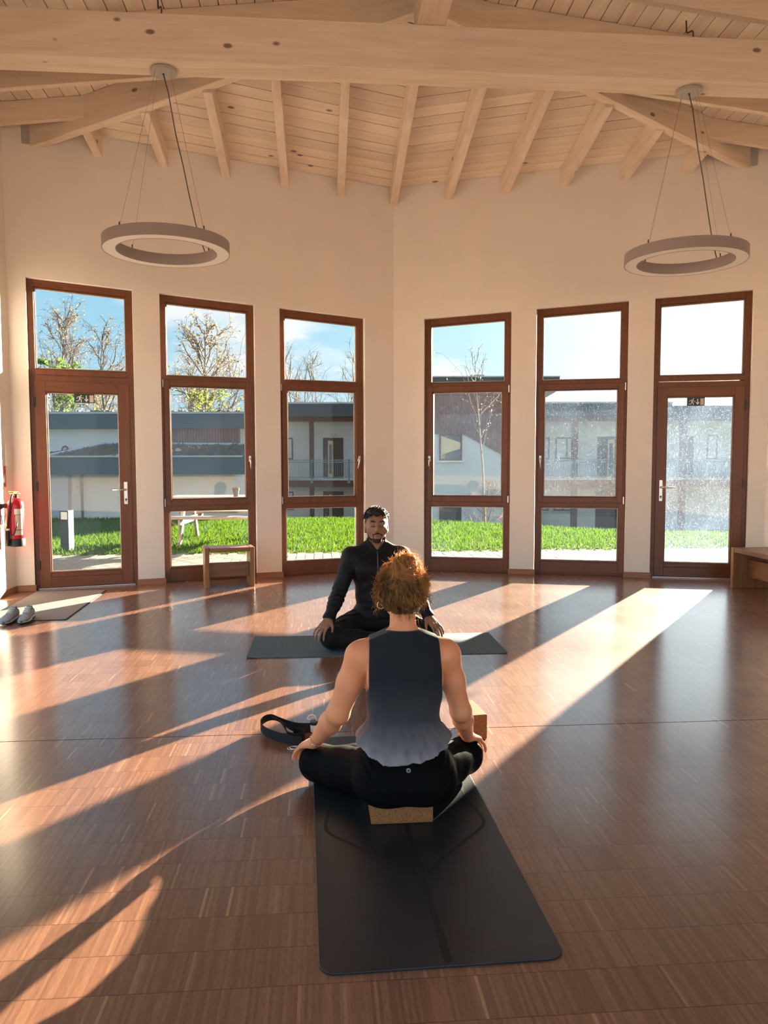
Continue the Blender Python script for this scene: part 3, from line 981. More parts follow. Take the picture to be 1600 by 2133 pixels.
mm = thing('yoga_mat', 'slate grey yoga mat lying crosswise under the seated man', 'yoga mat', (-.474, -3.713, 0), R(-.4))
n1, n2 = 40, 10
b = MB()
W_, L_ = 1.752, .622
vs = []
for z_, sgn in ((.0006, 0), (.0050, 1)):
    for i in range(n1 + 1):
        for j in range(n2 + 1):
            x, y = -W_ / 2 + W_ * i / n1, -L_ / 2 + L_ * j / n2
            lift = .007 * max(0, 1 - (x + W_ / 2) / .10) ** 2 * (1.2 - j / n2) + .006 * max(0, 1 - (W_ / 2 - x) / .08) ** 2 * (1.0 - j / n2)
            vs.append((x, y, z_ + lift))
st_ = (n1 + 1) * (n2 + 1)
fs = []
for i in range(n1):
    for j in range(n2):
        a = i * (n2 + 1) + j
        fs.append((a, a + 1, a + n2 + 2, a + n2 + 1)); fs.append((st_ + a, st_ + a + n2 + 1, st_ + a + n2 + 2, st_ + a + 1))
rim = [i * (n2 + 1) for i in range(n1 + 1)] + [n1 * (n2 + 1) + j for j in range(1, n2 + 1)] + [i * (n2 + 1) + n2 for i in range(n1 - 1, -1, -1)] + [j for j in range(n2 - 1, 0, -1)]
for a, c in zip(rim, rim[1:] + rim[:1]): fs.append((a, c, st_ + c, st_ + a))
b.add(vs, fs); b.build('mat_sheet', M['teal_mat'], mm)

# cork blocks -------------------------------------------------------------
b = MB(); b.box(-.112, .112, -.075, .075, 0, .073)
o = b.build('cork_block', M['cork'], bevel=.006, seg=3, matrix=Matrix.Translation((-.566, -6.350, .0068)) @ Matrix.Rotation(R(0.5), 4, 'Z'))
tag(o, 'cork yoga block lying flat under the seated woman', 'yoga block')
b = MB(); b.box(-.036, .036, -.112, .112, 0, .118)
o = b.build('cork_block', M['cork'], bevel=.005, seg=3, matrix=Matrix.Translation((-.130, -5.500, .0003)) @ Matrix.Rotation(R(7), 4, 'Z'))
tag(o, 'cork yoga block standing on edge on the floor beyond the right knee', 'yoga block')


# strap -------------------------------------------------------------
def ribbon(pts, width, thick, lean):
    """a band standing on its edge: centre line points, each with a lean angle of the band"""
    b = MB()
    P = [np.array(p, float) for p in pts]
    # smooth
    for _ in range(3):
        Q = [P[0]]
        Ln = [lean[0]]
        for i in range(len(P) - 1):
            Q += [.75 * P[i] + .25 * P[i + 1], .25 * P[i] + .75 * P[i + 1]]
            Ln += [.75 * lean[i] + .25 * lean[i + 1], .25 * lean[i] + .75 * lean[i + 1]]
        P, lean = Q + [P[-1]], Ln + [lean[-1]]
    vs = []
    for i, p in enumerate(P):
        t = P[min(i + 1, len(P) - 1)] - P[max(i - 1, 0)]; t /= np.linalg.norm(t) + 1e-9
        side = np.cross(t, [0, 0, 1.0]); side /= np.linalg.norm(side) + 1e-9
        up = np.cross(side, t)
        a = lean[i]
        w = up * math.cos(a) + side * math.sin(a)
        nrm = side * math.cos(a) - up * math.sin(a)
        for k, (u, v) in enumerate(((-.5, -.5), (-.5, .5), (.5, .5), (.5, -.5))):
            vs.append(p + w * width * u + nrm * thick * v)
    n = len(P)
    fs = [(i * 4 + j, i * 4 + (j + 1) % 4, (i + 1) * 4 + (j + 1) % 4, (i + 1) * 4 + j) for i in range(n - 1) for j in range(4)]
    fs += [(3, 2, 1, 0), tuple(range(4 * n - 4, 4 * n))]
    b.add(vs, fs)
    return b


sp = thing('yoga_strap', 'black cotton yoga strap lying in loops by the left hand of the woman', 'strap', (-1.02, -5.50, 0))
g = .021
o_ = lambda x, y, z=g: (x + 1.02, y + 5.50, z)
b = ribbon([o_(-.90, -5.44, .020), o_(-.98, -5.44, .022), o_(-1.04, -5.40, .040), o_(-1.09, -5.36, .055), o_(-1.135, -5.38, .050), o_(-1.150, -5.44, .040), o_(-1.120, -5.51, .032),
            o_(-1.06, -5.555, .024), o_(-1.00, -5.60, .022), o_(-.945, -5.62, .020)], .046, .0022, [.2, .1, -.5, -.7, -.3, .05, .1, .1, .05, 0])
b.build('band', M['webbing'], sp)
b = ribbon([o_(-1.085, -5.40, .060), o_(-1.045, -5.45, .066), o_(-1.03, -5.50, .050), o_(-1.01, -5.555, .030), o_(-.965, -5.585, .024), o_(-.925, -5.555, .026), o_(-.945, -5.51, .030), o_(-.99, -5.49, .030)],
           .040, .0022, [.9, .9, .6, .4, .1, .0, -.2, -.5])
b.build('band', M['webbing'], sp)
for dx in (0, .010):
    b = MB()
    ring = [(.022 * math.cos(a), .013 * math.sin(a), 0) for a in np.linspace(0, 2 * math.pi, 20)[:-1]]
    b.tube(ring, .0024, 8, closed=True)
    b.build('buckle_ring', M['steel'], sp, smooth=True, matrix=Matrix.Translation((.035 + dx, -.155, .0045 + dx * .3)) @ Matrix.Rotation(R(8), 4, 'X'))

# small white jar with a cream cord behind the woman's wrist
jr = thing('jar', 'small white jar with dark rim and cream cord behind the left wrist', 'jar', (-.888, -5.435, 0))
b = MB(); b.lathe([(.017, 0), (.021, .003), (.021, .046), (.019, .050), (.001, .050)], n=24); b.build('body', M['sign_white'], jr, smooth=False)
b = MB(); b.lathe([(.0215, .036), (.0222, .038), (.0222, .049), (.0212, .051), (.0005, .0512)], n=24); b.build('rim', M['black_plastic'], jr)
b = MB(); b.tube([(.012, 0, .052), (.004, .004, .075), (-.012, .004, .083), (-.026, 0, .078), (-.034, -.004, .066), (-.024, -.004, .060), (-.014, 0, .070), (.004, .002, .066)], .0042, 8)
b.build('cord', M['lace'], jr, smooth=True)

# fire extinguisher -------------------------------------------------------------
fx = thing('fire_extinguisher', 'red fire extinguisher hanging on the left wall beside the door', 'fire extinguisher', (-3.785, -1.45, 0))
b = MB(); b.lathe([(.074, .545), (.076, .55), (.076, .885), (.070, .915), (.052, .940), (.028, .955), (.026, .962), (.001, .962)], n=40)
weighted(b.build('cylinder', M['red_paint'], fx))
b = MB(); b.lathe([(.070, .490), (.078, .494), (.079, .560), (.0765, .566), (.001, .566)], n=40); weighted(b.build('base_ring', M['black_plastic'], fx))
b = MB(); b.lathe([(.022, .958), (.024, .965), (.024, .985), (.018, .992), (.001, .992)], n=20); weighted(b.build('valve', M['black_plastic'], fx))
b = MB(); b.box(-.05, .045, -.012, .012, .990, 1.000); b.box(-.058, .03, -.010, .010, 1.010, 1.018); b.box(-.012, .012, -.010, .010, .988, 1.014)
b.build('lever', M['brass'], fx, bevel=.003)
b = MB(); b.tube([(0, -.028, .978), (-.002, -.062, .985), (-.006, -.088, .965), (-.012, -.094, .90), (-.030, -.090, .78), (-.042, -.090, .68)], .0105, 12)
hose = b.build('hose', M['black_plastic'], fx, smooth=True)
b = MB(); b.tube([(-.042, -.090, .685), (-.044, -.090, .64), (-.048, -.092, .50)], [.012, .019, .017], 12); b.build('nozzle', M['black_plastic'], hose, smooth=True)
b = MB(); b.tube([(-.043, -.090, .668), (-.043, -.090, .650)], .0175, 14); b.build('nozzle_band', M['switch_white'], hose)
b = MB(); b.tube([(-.020, -.094, .585), (.020, -.098, .62), (.040, -.092, .68), (.043, -.085, .73)], .006, 8); b.build('hose_loop', M['black_plastic'], fx, smooth=True)


def band(name, a0, a1, z0, z1, m, r=.0768):
    b = MB()
    n = 12
    vs = [(rr * math.cos(a), rr * math.sin(a), z) for rr in (r, r - .002) for z in (z0, z1) for a in np.linspace(R(a0), R(a1), n)]
    fs = [(i, i + 1, n + i + 1, n + i) for i in range(n - 1)] + [(2 * n + i, 3 * n + i, 3 * n + i + 1, 2 * n + i + 1) for i in range(n - 1)]
    b.add(vs, fs)
    return b.build(name, m, fx, smooth=True)


band('label', 282, 340, .800, .852, M['switch_white'])
band('label', 288, 340, .655, .795, M['sign_tan'], r=.0766)
band('label', 280, 340, .600, .648, M['label_cream'])
b = MB(); b.tube([(-.070, 0, .66), (-.098, .006, .67), (-.104, .006, .73), (-.100, .006, .79), (-.070, 0, .80)], .006, 8); b.build('carry_handle', M['brass'], fx, smooth=True)
b = MB(); b.box(-.128, -.076, -.03, .03, .86, .90); b.box(-.1275, -.122, -.04, .04, .70, .92); b.build('wall_bracket', M['dark_metal'], fx)

# fire sign and switches on the left wall
XW = -XS


def on_wall(px, py):
    d = ray(px, py)
    k = (XW + .004 - CAM[0]) / d[0]
    return CAM + d * k


fsn = thing('fire_sign', 'red fire extinguisher sign with flames on the left wall', 'sign', (XW, -1.435, 1.06))
b = MB(); b.box(.0005, .004, -.10, .10, 0, .20); b.build('plate', M['sign_red'], fsn, bevel=.001)
b = MB()
mk = lambda pts: b.prism([(.0038, y, z) for y, z in pts], [(.0052, y, z) for y, z in pts])
mk([(-.070, .020), (-.035, .020), (-.035, .125), (-.070, .125)]); mk([(-.063, .130), (-.042, .130), (-.042, .150), (-.063, .150)])
mk([(-.042, .150), (-.018, .135), (-.020, .150), (-.040, .165)]); mk([(-.026, .06), (-.018, .06), (-.018, .14), (-.026, .14)])
for c in (.015, .042, .066):
    mk([(c - .012, .045), (c + .004, .035), (c + .012, .06), (c + .006, .085), (c + .014, .12), (c - .002, .10), (c - .010, .075)])
b.build('fire_symbol', M['sign_white'], fsn)
sw = thing('light_switch', 'white triple light switch plate on the left wall', 'switch', (XW, -1.30, 1.26))
b = MB(); b.box(.0005, .009, -.041, .041, 0, .225); b.build('cover_plate', M['switch_white'], sw, bevel=.003)
for k in range(3):
    b = MB(); b.box(.008, .014, -.030, .030, .010 + k * .071, .072 + k * .071); b.build('rocker', M['switch_white'], sw, bevel=.004)

# ================================================================== people
class SDF:
    """soft-blended solid, sampled on a grid and skinned as one continuous surface"""
    def __init__(self, lo, hi, h):
        self.lo, self.h = np.array(lo, np.float32), h
        self.n = np.ceil((np.array(hi) - self.lo) / h).astype(int) + 1
        self.f = np.full(self.n, 1.0, np.float32)

    def grid(self, lo, hi):
        i0 = np.clip(np.floor((np.array(lo) - self.lo) / self.h).astype(int), 0, self.n - 1)
        i1 = np.clip(np.ceil((np.array(hi) - self.lo) / self.h).astype(int) + 1, 1, self.n)
        ax = [self.lo[k] + self.h * np.arange(i0[k], i1[k], dtype=np.float32) for k in range(3)]
        return tuple(slice(a, c) for a, c in zip(i0, i1)), np.meshgrid(*ax, indexing='ij')

    def blend(self, sl, d, k, cut=False):
        f = self.f[sl]
        if cut:
            d = -d
            hh = np.maximum(k - np.abs(f - d), 0) / k
            self.f[sl] = np.maximum(f, d) + hh * hh * k * .25
        else:
            hh = np.maximum(k - np.abs(f - d), 0) / k
            self.f[sl] = np.minimum(f, d) - hh * hh * k * .25

    def rc(self, a, b, r1, r2, k=.02, cut=False):
        a, b = np.array(a, np.float32), np.array(b, np.float32)
        pad = max(r1, r2) + k + 3 * self.h
        sl, (X, Y, Z) = self.grid(np.minimum(a, b) - pad, np.maximum(a, b) + pad)
        ba = b - a
        t = np.clip(((X - a[0]) * ba[0] + (Y - a[1]) * ba[1] + (Z - a[2]) * ba[2]) / max(float(ba @ ba), 1e-9), 0, 1)
        d = np.sqrt((X - a[0] - t * ba[0]) ** 2 + (Y - a[1] - t * ba[1]) ** 2 + (Z - a[2] - t * ba[2]) ** 2) - (r1 + (r2 - r1) * t)
        self.blend(sl, d, k, cut)
        return self

    def el(self, c, r, k=.02, rot=None, cut=False):
        c, r = np.array(c, np.float32), np.array(r, np.float32)
        pad = float(max(r)) + k + 3 * self.h
        sl, (X, Y, Z) = self.grid(c - pad, c + pad)
        X, Y, Z = X - c[0], Y - c[1], Z - c[2]
        if rot is not None:
            m = np.array(rot.to_3x3().inverted())
            X, Y, Z = (m[i][0] * X + m[i][1] * Y + m[i][2] * Z for i in range(3))
        k0 = np.sqrt((X / r[0]) ** 2 + (Y / r[1]) ** 2 + (Z / r[2]) ** 2)
        k1 = np.sqrt((X / r[0] ** 2) ** 2 + (Y / r[1] ** 2) ** 2 + (Z / r[2] ** 2) ** 2) + 1e-9
        self.blend(sl, k0 * (k0 - 1) / k1, k, cut)
        return self

    def all(self):
        return self.grid(self.lo, self.lo + self.n * self.h)[1]

    def mesh(self, name):
        f, n = self.f, self.n
        s = f < 0
        cells = np.zeros(n - 1, int)
        for i in (0, 1):
            for j in (0, 1):
                for k in (0, 1):
                    cells += s[i:n[0] - 1 + i, j:n[1] - 1 + j, k:n[2] - 1 + k]
        act = (cells > 0) & (cells < 8)
        idx = -np.ones(n - 1, int)
        ci = np.argwhere(act)
        idx[act] = np.arange(len(ci))
        acc, cnt = np.zeros((len(ci), 3)), np.zeros(len(ci))
        corners = [(i, j, k) for i in (0, 1) for j in (0, 1) for k in (0, 1)]
        for a in corners:
            for ax in range(3):
                if a[ax]: continue
                bq = list(a); bq[ax] = 1
                fa = f[tuple((ci + a).T)]; fb = f[tuple((ci + bq).T)]
                hit = (fa < 0) != (fb < 0)
                t = np.where(hit, fa / np.where(hit, fa - fb, 1), 0)
                p = np.array(a, float)[None] + np.zeros((len(ci), 3)); p[:, ax] += t
                acc += np.where(hit[:, None], p, 0); cnt += hit
        V = self.lo + (ci + acc / cnt[:, None]) * self.h
        faces = []
        for ax in range(3):
            u, v = (ax + 1) % 3, (ax + 2) % 3
            sl0 = [slice(None)] * 3; sl1 = [slice(None)] * 3
            sl0[ax], sl1[ax] = slice(0, n[ax] - 1), slice(1, n[ax])
            ch = s[tuple(sl0)] != s[tuple(sl1)]
            e = np.argwhere(ch)
            e = e[(e[:, u] > 0) & (e[:, v] > 0) & (e[:, u] < n[u] - 1) & (e[:, v] < n[v] - 1)]
            q = []
            for du, dv in ((0, 0), (-1, 0), (-1, -1), (0, -1)):
                c = e.copy(); c[:, u] += du; c[:, v] += dv
                q.append(idx[tuple(c.T)])
            q = np.stack(q, 1)
            inside = s[tuple(e.T)]
            q[~inside] = q[~inside][:, ::-1]
            faces.append(q)
        Fq = np.concatenate(faces)
        Fq = Fq[:, ::-1]
        me = bpy.data.meshes.new(name)
        me.vertices.add(len(V)); me.vertices.foreach_set('co', V.astype(np.float32).ravel())
        me.loops.add(Fq.size); me.loops.foreach_set('vertex_index', Fq.astype(np.int32).ravel())
        me.polygons.add(len(Fq))
        me.polygons.foreach_set('loop_start', np.arange(0, Fq.size, 4, dtype=np.int32))
        me.polygons.foreach_set('use_smooth', np.ones(len(Fq), bool))
        me.update(calc_edges=True); me.validate()
        return me


def v3(*p): return np.array(p, float)


def nrm(v): return v / (np.linalg.norm(v) + 1e-12)


def hand(S, wrist, knuck, tip, normal, thumb, sc=1.0, spread=.010, curl=.012):
    """palm, four bent fingers of unequal length and a thumb leaving the side of the palm.
    normal points away from what the hand lies on; thumb gives the side of the thumb."""
    wrist, knuck, tip = map(lambda p: np.array(p, float), (wrist, knuck, tip))
    d = nrm(knuck - wrist)
    lat = np.array(thumb, float); lat = nrm(lat - d * (lat @ d))
    nn = np.array(normal, float)
    offs = [.031, .0105, -.0105, -.030]          # index .. little, along lat
    ln = [.92, 1.0, .94, .76]
    kz = [0.0, .004, .001, -.006]
    rad = [.0082, .0085, .0080, .0070]
    for i in range(4):
        k = knuck + lat * offs[i] * sc + d * kz[i]
        S.rc(wrist + lat * offs[i] * .55 * sc, k, .0155 * sc, .0110 * sc, .014)
        L = tip - knuck
        f = nrm(L); full = np.linalg.norm(L) * ln[i]
        f = nrm(f + lat * (offs[i] * spread / .010 * 4.0))
        n2 = nrm(nn - f * (nn @ f))
        p0 = k
        p1 = k + f * full * .46 + n2 * curl
        p2 = k + f * full * .76 + n2 * curl * .75
        p3 = k + f * full
        r = rad[i] * sc
        S.rc(p0, p1, r * 1.12, r, .004).rc(p1, p2, r, r * .93, .003).rc(p2, p3, r * .93, r * .74, .003)
    # thumb
    t0 = wrist + d * .018 * sc + lat * .020 * sc
    t1 = wrist + d * .048 * sc + lat * .046 * sc - nn * .004
    t2 = t1 + nrm(d * .9 + lat * .45 - nn * .25) * .032 * sc
    t3 = t2 + nrm(d * 1.0 + lat * .15 - nn * .45) * .026 * sc
    S.rc(t0, t1, .0150 * sc, .0112 * sc, .012).rc(t1, t2, .0105 * sc, .0092 * sc, .004).rc(t2, t3, .0092 * sc, .0072 * sc, .003)


def skin_mat(name, base, spec=.35):
    m = mat(name, base, .52, spec, var=.06, scale=14, bump=.03, bscale=180)
    b = m.node_tree.nodes['Principled BSDF']
    b.inputs['Subsurface Weight'].default_value = .12
    b.inputs['Subsurface Radius'].default_value = (1.0, .35, .18)
    b.inputs['Subsurface Scale'].default_value = .012
    return m


def hair_mat(name, dark, light, tl):
    m = bpy.data.materials.new(name); m.use_nodes = True
    nt = m.node_tree; N, L = nt.nodes.new, nt.links.new
    b = nt.nodes['Principled BSDF']; b.inputs['Roughness'].default_value = .42
    b.inputs['Specular IOR Level'].default_value = .4
    at_ = N('ShaderNodeAttribute'); at_.attribute_name = 'tone'
    cr = N('ShaderNodeValToRGB')
    cr.color_ramp.elements[0].color = (*dark, 1); cr.color_ramp.elements[1].color = (*light, 1)
    L(at_.outputs['Fac'], cr.inputs[0]); L(cr.outputs[0], b.inputs['Base Color'])
    tr = N('ShaderNodeBsdfTranslucent'); L(cr.outputs[0], tr.inputs[0])
    ms = N('ShaderNodeMixShader'); ms.inputs[0].default_value = tl
    L(b.outputs[0], ms.inputs[1]); L(tr.outputs[0], ms.inputs[2]); L(ms.outputs[0], nt.nodes['Material Output'].inputs[0])
    return m


def strands(name, lines, radii, tones, material, parent):
    """thin three-sided tubes; lines is an array (n, k, 3)"""
    Ls = np.asarray(lines, float); n, k, _ = Ls.shape
    T = np.gradient(Ls, axis=1); T /= np.linalg.norm(T, axis=2, keepdims=True) + 1e-9
    ref = np.where(np.abs(T[..., 2:3]) < .9, np.array([0, 0, 1.0]), np.array([1.0, 0, 0]))
    A = np.cross(T, ref); A /= np.linalg.norm(A, axis=2, keepdims=True) + 1e-9
    B = np.cross(T, A)
    taper = np.concatenate([np.linspace(.8, 1, k - k // 2), np.linspace(1, .35, k // 2)])
    r = np.asarray(radii)[:, None, None] * taper[None, :, None]
    V = np.stack([Ls + r * (math.cos(a) * A + math.sin(a) * B) for a in (0, 2.094, 4.189)], 2)    # n,k,3,3
    V = V.reshape(-1, 3)
    base = (np.arange(n)[:, None] * k + np.arange(k - 1)[None]) * 3
    F = np.stack([np.stack([base + j, base + (j + 1) % 3, base + 3 + (j + 1) % 3, base + 3 + j], -1) for j in range(3)], 2).reshape(-1, 4)
    me = bpy.data.meshes.new(name)
    me.vertices.add(len(V)); me.vertices.foreach_set('co', V.astype(np.float32).ravel())
    me.loops.add(F.size); me.loops.foreach_set('vertex_index', F.astype(np.int32).ravel())
    me.polygons.add(len(F)); me.polygons.foreach_set('loop_start', np.arange(0, F.size, 4, dtype=np.int32))
    me.polygons.foreach_set('use_smooth', np.ones(len(F), bool))
    me.update(calc_edges=True)
    t = me.attributes.new('tone', 'FLOAT', 'POINT')
    t.data.foreach_set('value', np.repeat(np.asarray(tones, np.float32), k * 3))
    return link(name, me, material, parent)


def head_shape(S, c, sc, tilt, female, facing):
    """head with brow, sockets, nose, lips, chin and ears; facing = +1 looks along +y, -1 along -y"""
    rot = Matrix.Rotation(tilt * facing, 4, 'X')

    def P(x, y, z):
        v = rot @ Vector((x * sc, y * sc * facing, z * sc))
        return (c[0] + v.x, c[1] + v.y, c[2] + v.z)
    E = lambda p, r, k=.012, cut=False: S.el(P(*p), [q * sc for q in r], k, rot, cut)
    Cn = lambda p, q, r1, r2, k=.012, cut=False: S.rc(P(*p), P(*q), r1 * sc, r2 * sc, k, cut)
    E((0, -.012, .030), (.076, .096, .088), .02)
    E((0, .030, -.010), (.066, .070, .085), .02)
    E((0, .035, -.055), (.050, .055, .058), .02)
    Cn((-.040, .010, -.068), (0, .072, -.092), .019, .019, .02); Cn((.040, .010, -.068), (0, .072, -.092), .019, .019, .02)
    E((0, .078, -.094), (.024, .018, .018), .012)
    Cn((-.042, .080, .022), (.042, .080, .022), .013, .013, .014)            # brow
    for s in (-1, 1):
        E((s * .032, .098, .000), (.020, .016, .012), .010, True)            # socket
        E((s * .032, .082, -.001), (.0155, .0125, .0125), .004)              # closed lid over the eye
        Cn((s * .018, .0935, -.006), (s * .046, .085, -.005), .0022, .0022, .003, False)
        E((s * .050, .058, -.034), (.022, .026, .020), .016)                 # cheek
        E((s * .074, -.006, -.008), (.010, .020, .032), .006)                # ear
        E((s * .082, -.002, -.006), (.006, .011, .020), .004, True)
        E((s * .074, .000, -.036), (.006, .010, .010), .005)
        E((s * .012, .103, -.034), (.008, .010, .007), .005)                 # nostril wing
    Cn((0, .092, .012), (0, .117, -.030), .0085, .0115, .010)                # nose
    E((0, .118, -.033), (.0105, .010, .008), .006)
    Cn((-.020, .088, -.062), (.020, .088, -.062), .0072, .0072, .006)        # lips
    Cn((-.016, .089, -.073), (.016, .089, -.073), .0080, .0080, .006)
    E((0, .103, -.067), (.028, .006, .0014), .003, True)
    return P


def fold(S, sel, amp_fn):
    """add cloth folds to the solid inside a region"""
    X, Y, Z = S.all()
    S.f += amp_fn(X, Y, Z).astype(np.float32)


# ------------------------------------------------------------------ the woman, seen from behind
def build_woman():
    cx = -.550
    root = thing('person', 'person with curly blond bun in navy tank top and black leggings, seen from behind', 'person', (cx, -6.32, 0))
    inv = Matrix.Translation((-cx, 6.32, 0))
    base = Matrix.Translation((0, 0, 0))
    skin = skin_mat('skin_fair', (0.74, 0.28, 0.135))
    q = lambda x, y, z: (cx + x, y, z)
    hipL, hipR = q(-.088, -6.320, .152), q(.088, -6.320, .152)
    kneeL, kneeR = q(-.318, -6.035, .086), q(.282, -6.030, .094)
    ankL, ankR = q(.085, -5.90, .055), q(-.080, -5.845, .058)

    def torso(S, e=0.0, k=.03):
        S.el(q(0, -6.325, .20), (.158 + e, .118 + e, .105 + e), k)
        for s in (-1, 1): S.el(q(s * .084, -6.385, .162), (.094 + e, .092 + e, .086 + e), .03)
        S.el(q(0, -6.305, .335), (.120 + e, .086 + e, .15 + e), .04)
        S.el(q(0, -6.300, .485), (.139 + e, .098 + e, .155 + e), .04)
        for s in (-1, 1):
            S.rc(q(s * .02, -6.312, .655), q(s * .128, -6.31, .605), .036 + e, .036 + e, .03)
            S.el(q(s * .078, -6.372, .520), (.062 + e, .028 + e, .085 + e), .035)
            S.el(q(s * .065, -6.222, .475), (.058 + e, .048 + e, .055 + e), .03)
        S.rc(q(-.118, -6.31, .590), q(.118, -6.31, .590), .050 + e, .050 + e, .03)

    def legs(S, e=0.0):
        for hp, kn, an in ((hipL, kneeL, ankL), (hipR, kneeR, ankR)):
            m = tuple((np.array(hp) * .45 + np.array(kn) * .55) + np.array([0, .015, -.012]))
            S.rc(hp, m, .086 + e, .078 + e, .055).rc(m, kn, .078 + e, .066 + e, .02)
            S.el(kn, (.068 + e, .068 + e, .068 + e), .02)
            c = tuple(np.array(kn) * .62 + np.array(an) * .38)
            S.rc(kn, c, .058 + e, .055 + e, .02).rc(c, an, .054 + e, .034 + e, .02)

    lo, hi = (cx - .46, -6.52, 0.0), (cx + .46, -5.66, 1.02)
    S = SDF(lo, hi, .0048)
    torso(S); legs(S, -.004)
    for an, s in ((ankL, 1), (ankR, -1)):
        a = np.array(an)
        S.rc(an, a + [s * .10, .055, -.022], .034, .020, .02).rc(a, a + [-s * .02, -.015, -.016], .032, .03, .02)
    # neck and head
    S.rc(q(0, -6.312, .640), q(0, -6.285, .755), .050, .047, .02)
    for s in (-1, 1): S.rc(q(s * .022, -6.318, .668), q(s * .11, -6.314, .624), .024, .030, .03)
    head_shape(S, q(0, -6.262, .822), .97, R(-4), True, 1)
    # arms: shoulder, elbow, wrist
    for sh, el, wr, kn, tp, nm, th in (
            (q(-.158, -6.312, .588), q(-.240, -6.262, .365), q(-.330, -6.080, .186), q(-.368, -6.022, .162), q(-.404, -5.985, .080), (-.62, -.25, .62), (.55, .75, .1)),
            (q(.158, -6.312, .588), q(.222, -6.268, .362), q(.286, -6.080, .193), q(.322, -6.022, .168), q(.352, -5.990, .084), (.62, -.25, .62), (-.50, .80, -.05))):
        sgn = -1 if sh[0] < cx else 1
        sh, el, wr = map(np.array, (sh, el, wr))
        S.el(sh + [0, 0, .004], (.052, .052, .050), .03)
        m = sh * .55 + el * .45
        g = 1.14 if sgn < 0 else 1.05
        S.rc(sh, m, .048 * g, .042 * g, .02).rc(m, el, .042 * g, .036 * g, .02)
        S.el(el + [0, -.008, -.002], (.036 * g, .036 * g, .035 * g), .015)
        m2 = el * .68 + wr * .32
        S.rc(el, m2, .036 * g, .037 * g, .015).rc(m2, wr, .037 * g, .0235, .015)
        hand(S, wr, kn, tp, nm, th, .93, curl=.008)
    body = link('body', S.mesh('body'), skin, root, inv)

    # leggings
    lg = mat('black_leggings', (0.0045, 0.0045, 0.005), .75, .04, bump=.05, bscale=60)
    S2 = SDF((cx - .46, -6.52, 0.0), (cx + .46, -5.70, .40), .0048)
    e = .0045
    S2.el(q(0, -6.325, .20), (.158 + e, .118 + e, .105 + e), .03)
    for s in (-1, 1): S2.el(q(s * .086, -6.390, .156), (.101, .100, .092), .03)
    S2.el(q(0, -6.405, .152), (.125, .088, .078), .05)
    S2.el(q(0, -6.305, .300), (.124 + e, .09 + e, .13 + e), .04)
    legs(S2, .0045)
    X, Y, Z = S2.all()
    S2.f = np.maximum(S2.f, Z - .315)
    S2.f = np.maximum(S2.f, .081 - Z - 10 * np.maximum(0, np.abs(X + .566) - .116) - 10 * np.maximum(0, Y + 6.272) - 10 * np.maximum(0, -6.428 - Y))
    # creases where thigh meets hip
    for s in (-1, 1):
        u = (X - cx) * s
        w = np.exp(-((u - .135) / .035) ** 2) * np.exp(-((Z - .19) / .06) ** 2) * (Y < -6.2)
        S2.f += (.0028 * np.sin((u * .8 - Z * .6) * 240) * w).astype(np.float32)
    S2.f = np.maximum(S2.f, .0072 - Z)
    leg = link('leggings', S2.mesh('leggings'), lg, body)
    # waistband emblem: a small silver ring with an omega-like bow inside
    em = MB()
    ring = [(.0072 * math.cos(a), 0, .0072 * math.sin(a)) for a in np.linspace(0, 2 * math.pi, 25)[:-1]]
    em.tube(ring, .0009, 6, closed=True)
    bow = [(.0038, 0, -.0042), (.0022, 0, -.0036), (.0036, 0, -.0005), (.0034, 0, .0026), (.0012, 0, .0042), (-.0012, 0, .0042), (-.0034, 0, .0026), (-.0036, 0, -.0005), (-.0022, 0, -.0036), (-.0038, 0, -.0042)]
    em.tube(bow, .0008, 6)
    co = np.empty(len(leg.data.vertices) * 3, np.float32); leg.data.vertices.foreach_get('co', co); co = co.reshape(-1, 3)
    back = lambda z: co[(np.abs(co[:, 0] - cx - .002) < .007) & (np.abs(co[:, 2] - z) < .004), 1].min()
    yb, tl_ = back(.2195), math.atan2(back(.2295) - back(.2095), .020)
    em.build('emblem', mat('silver_print', (.62, .62, .64), .4, metal=.4), leg, matrix=Matrix.Translation((cx + .002, yb - .0006, .2195)) @ Matrix.Rotation(-tl_, 4, 'X'))

    # tank top: deep armholes, bloused over a gathered hem
    top = bpy.data.materials.new('dip_dyed_jersey'); top.use_nodes = True
    nt = top.node_tree; N, L = nt.nodes.new, nt.links.new
    b = nt.nodes['Principled BSDF']; b.inputs['Roughness'].default_value = .85; b.inputs['Specular IOR Level'].default_value = .2
    b.inputs['Sheen Weight'].default_value = .15
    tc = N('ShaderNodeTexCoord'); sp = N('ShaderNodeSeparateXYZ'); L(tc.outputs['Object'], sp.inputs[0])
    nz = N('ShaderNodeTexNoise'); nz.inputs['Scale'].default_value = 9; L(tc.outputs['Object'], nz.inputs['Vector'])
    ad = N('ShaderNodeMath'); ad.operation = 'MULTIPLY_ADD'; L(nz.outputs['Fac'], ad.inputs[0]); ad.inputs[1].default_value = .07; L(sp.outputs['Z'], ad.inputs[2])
    cr = N('ShaderNodeValToRGB'); e_ = cr.color_ramp.elements  # navy on top, paling to grey lavender towards the hem
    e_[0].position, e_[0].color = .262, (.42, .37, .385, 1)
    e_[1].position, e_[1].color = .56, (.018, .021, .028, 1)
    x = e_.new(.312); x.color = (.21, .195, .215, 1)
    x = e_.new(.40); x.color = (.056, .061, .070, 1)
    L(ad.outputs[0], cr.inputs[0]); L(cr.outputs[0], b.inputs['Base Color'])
    wv = N('ShaderNodeTexNoise'); wv.inputs['Scale'].default_value = 420; L(tc.outputs['Object'], wv.inputs['Vector'])
    bp = N('ShaderNodeBump'); bp.inputs['Strength'].default_value = .12; bp.inputs['Distance'].default_value = .002
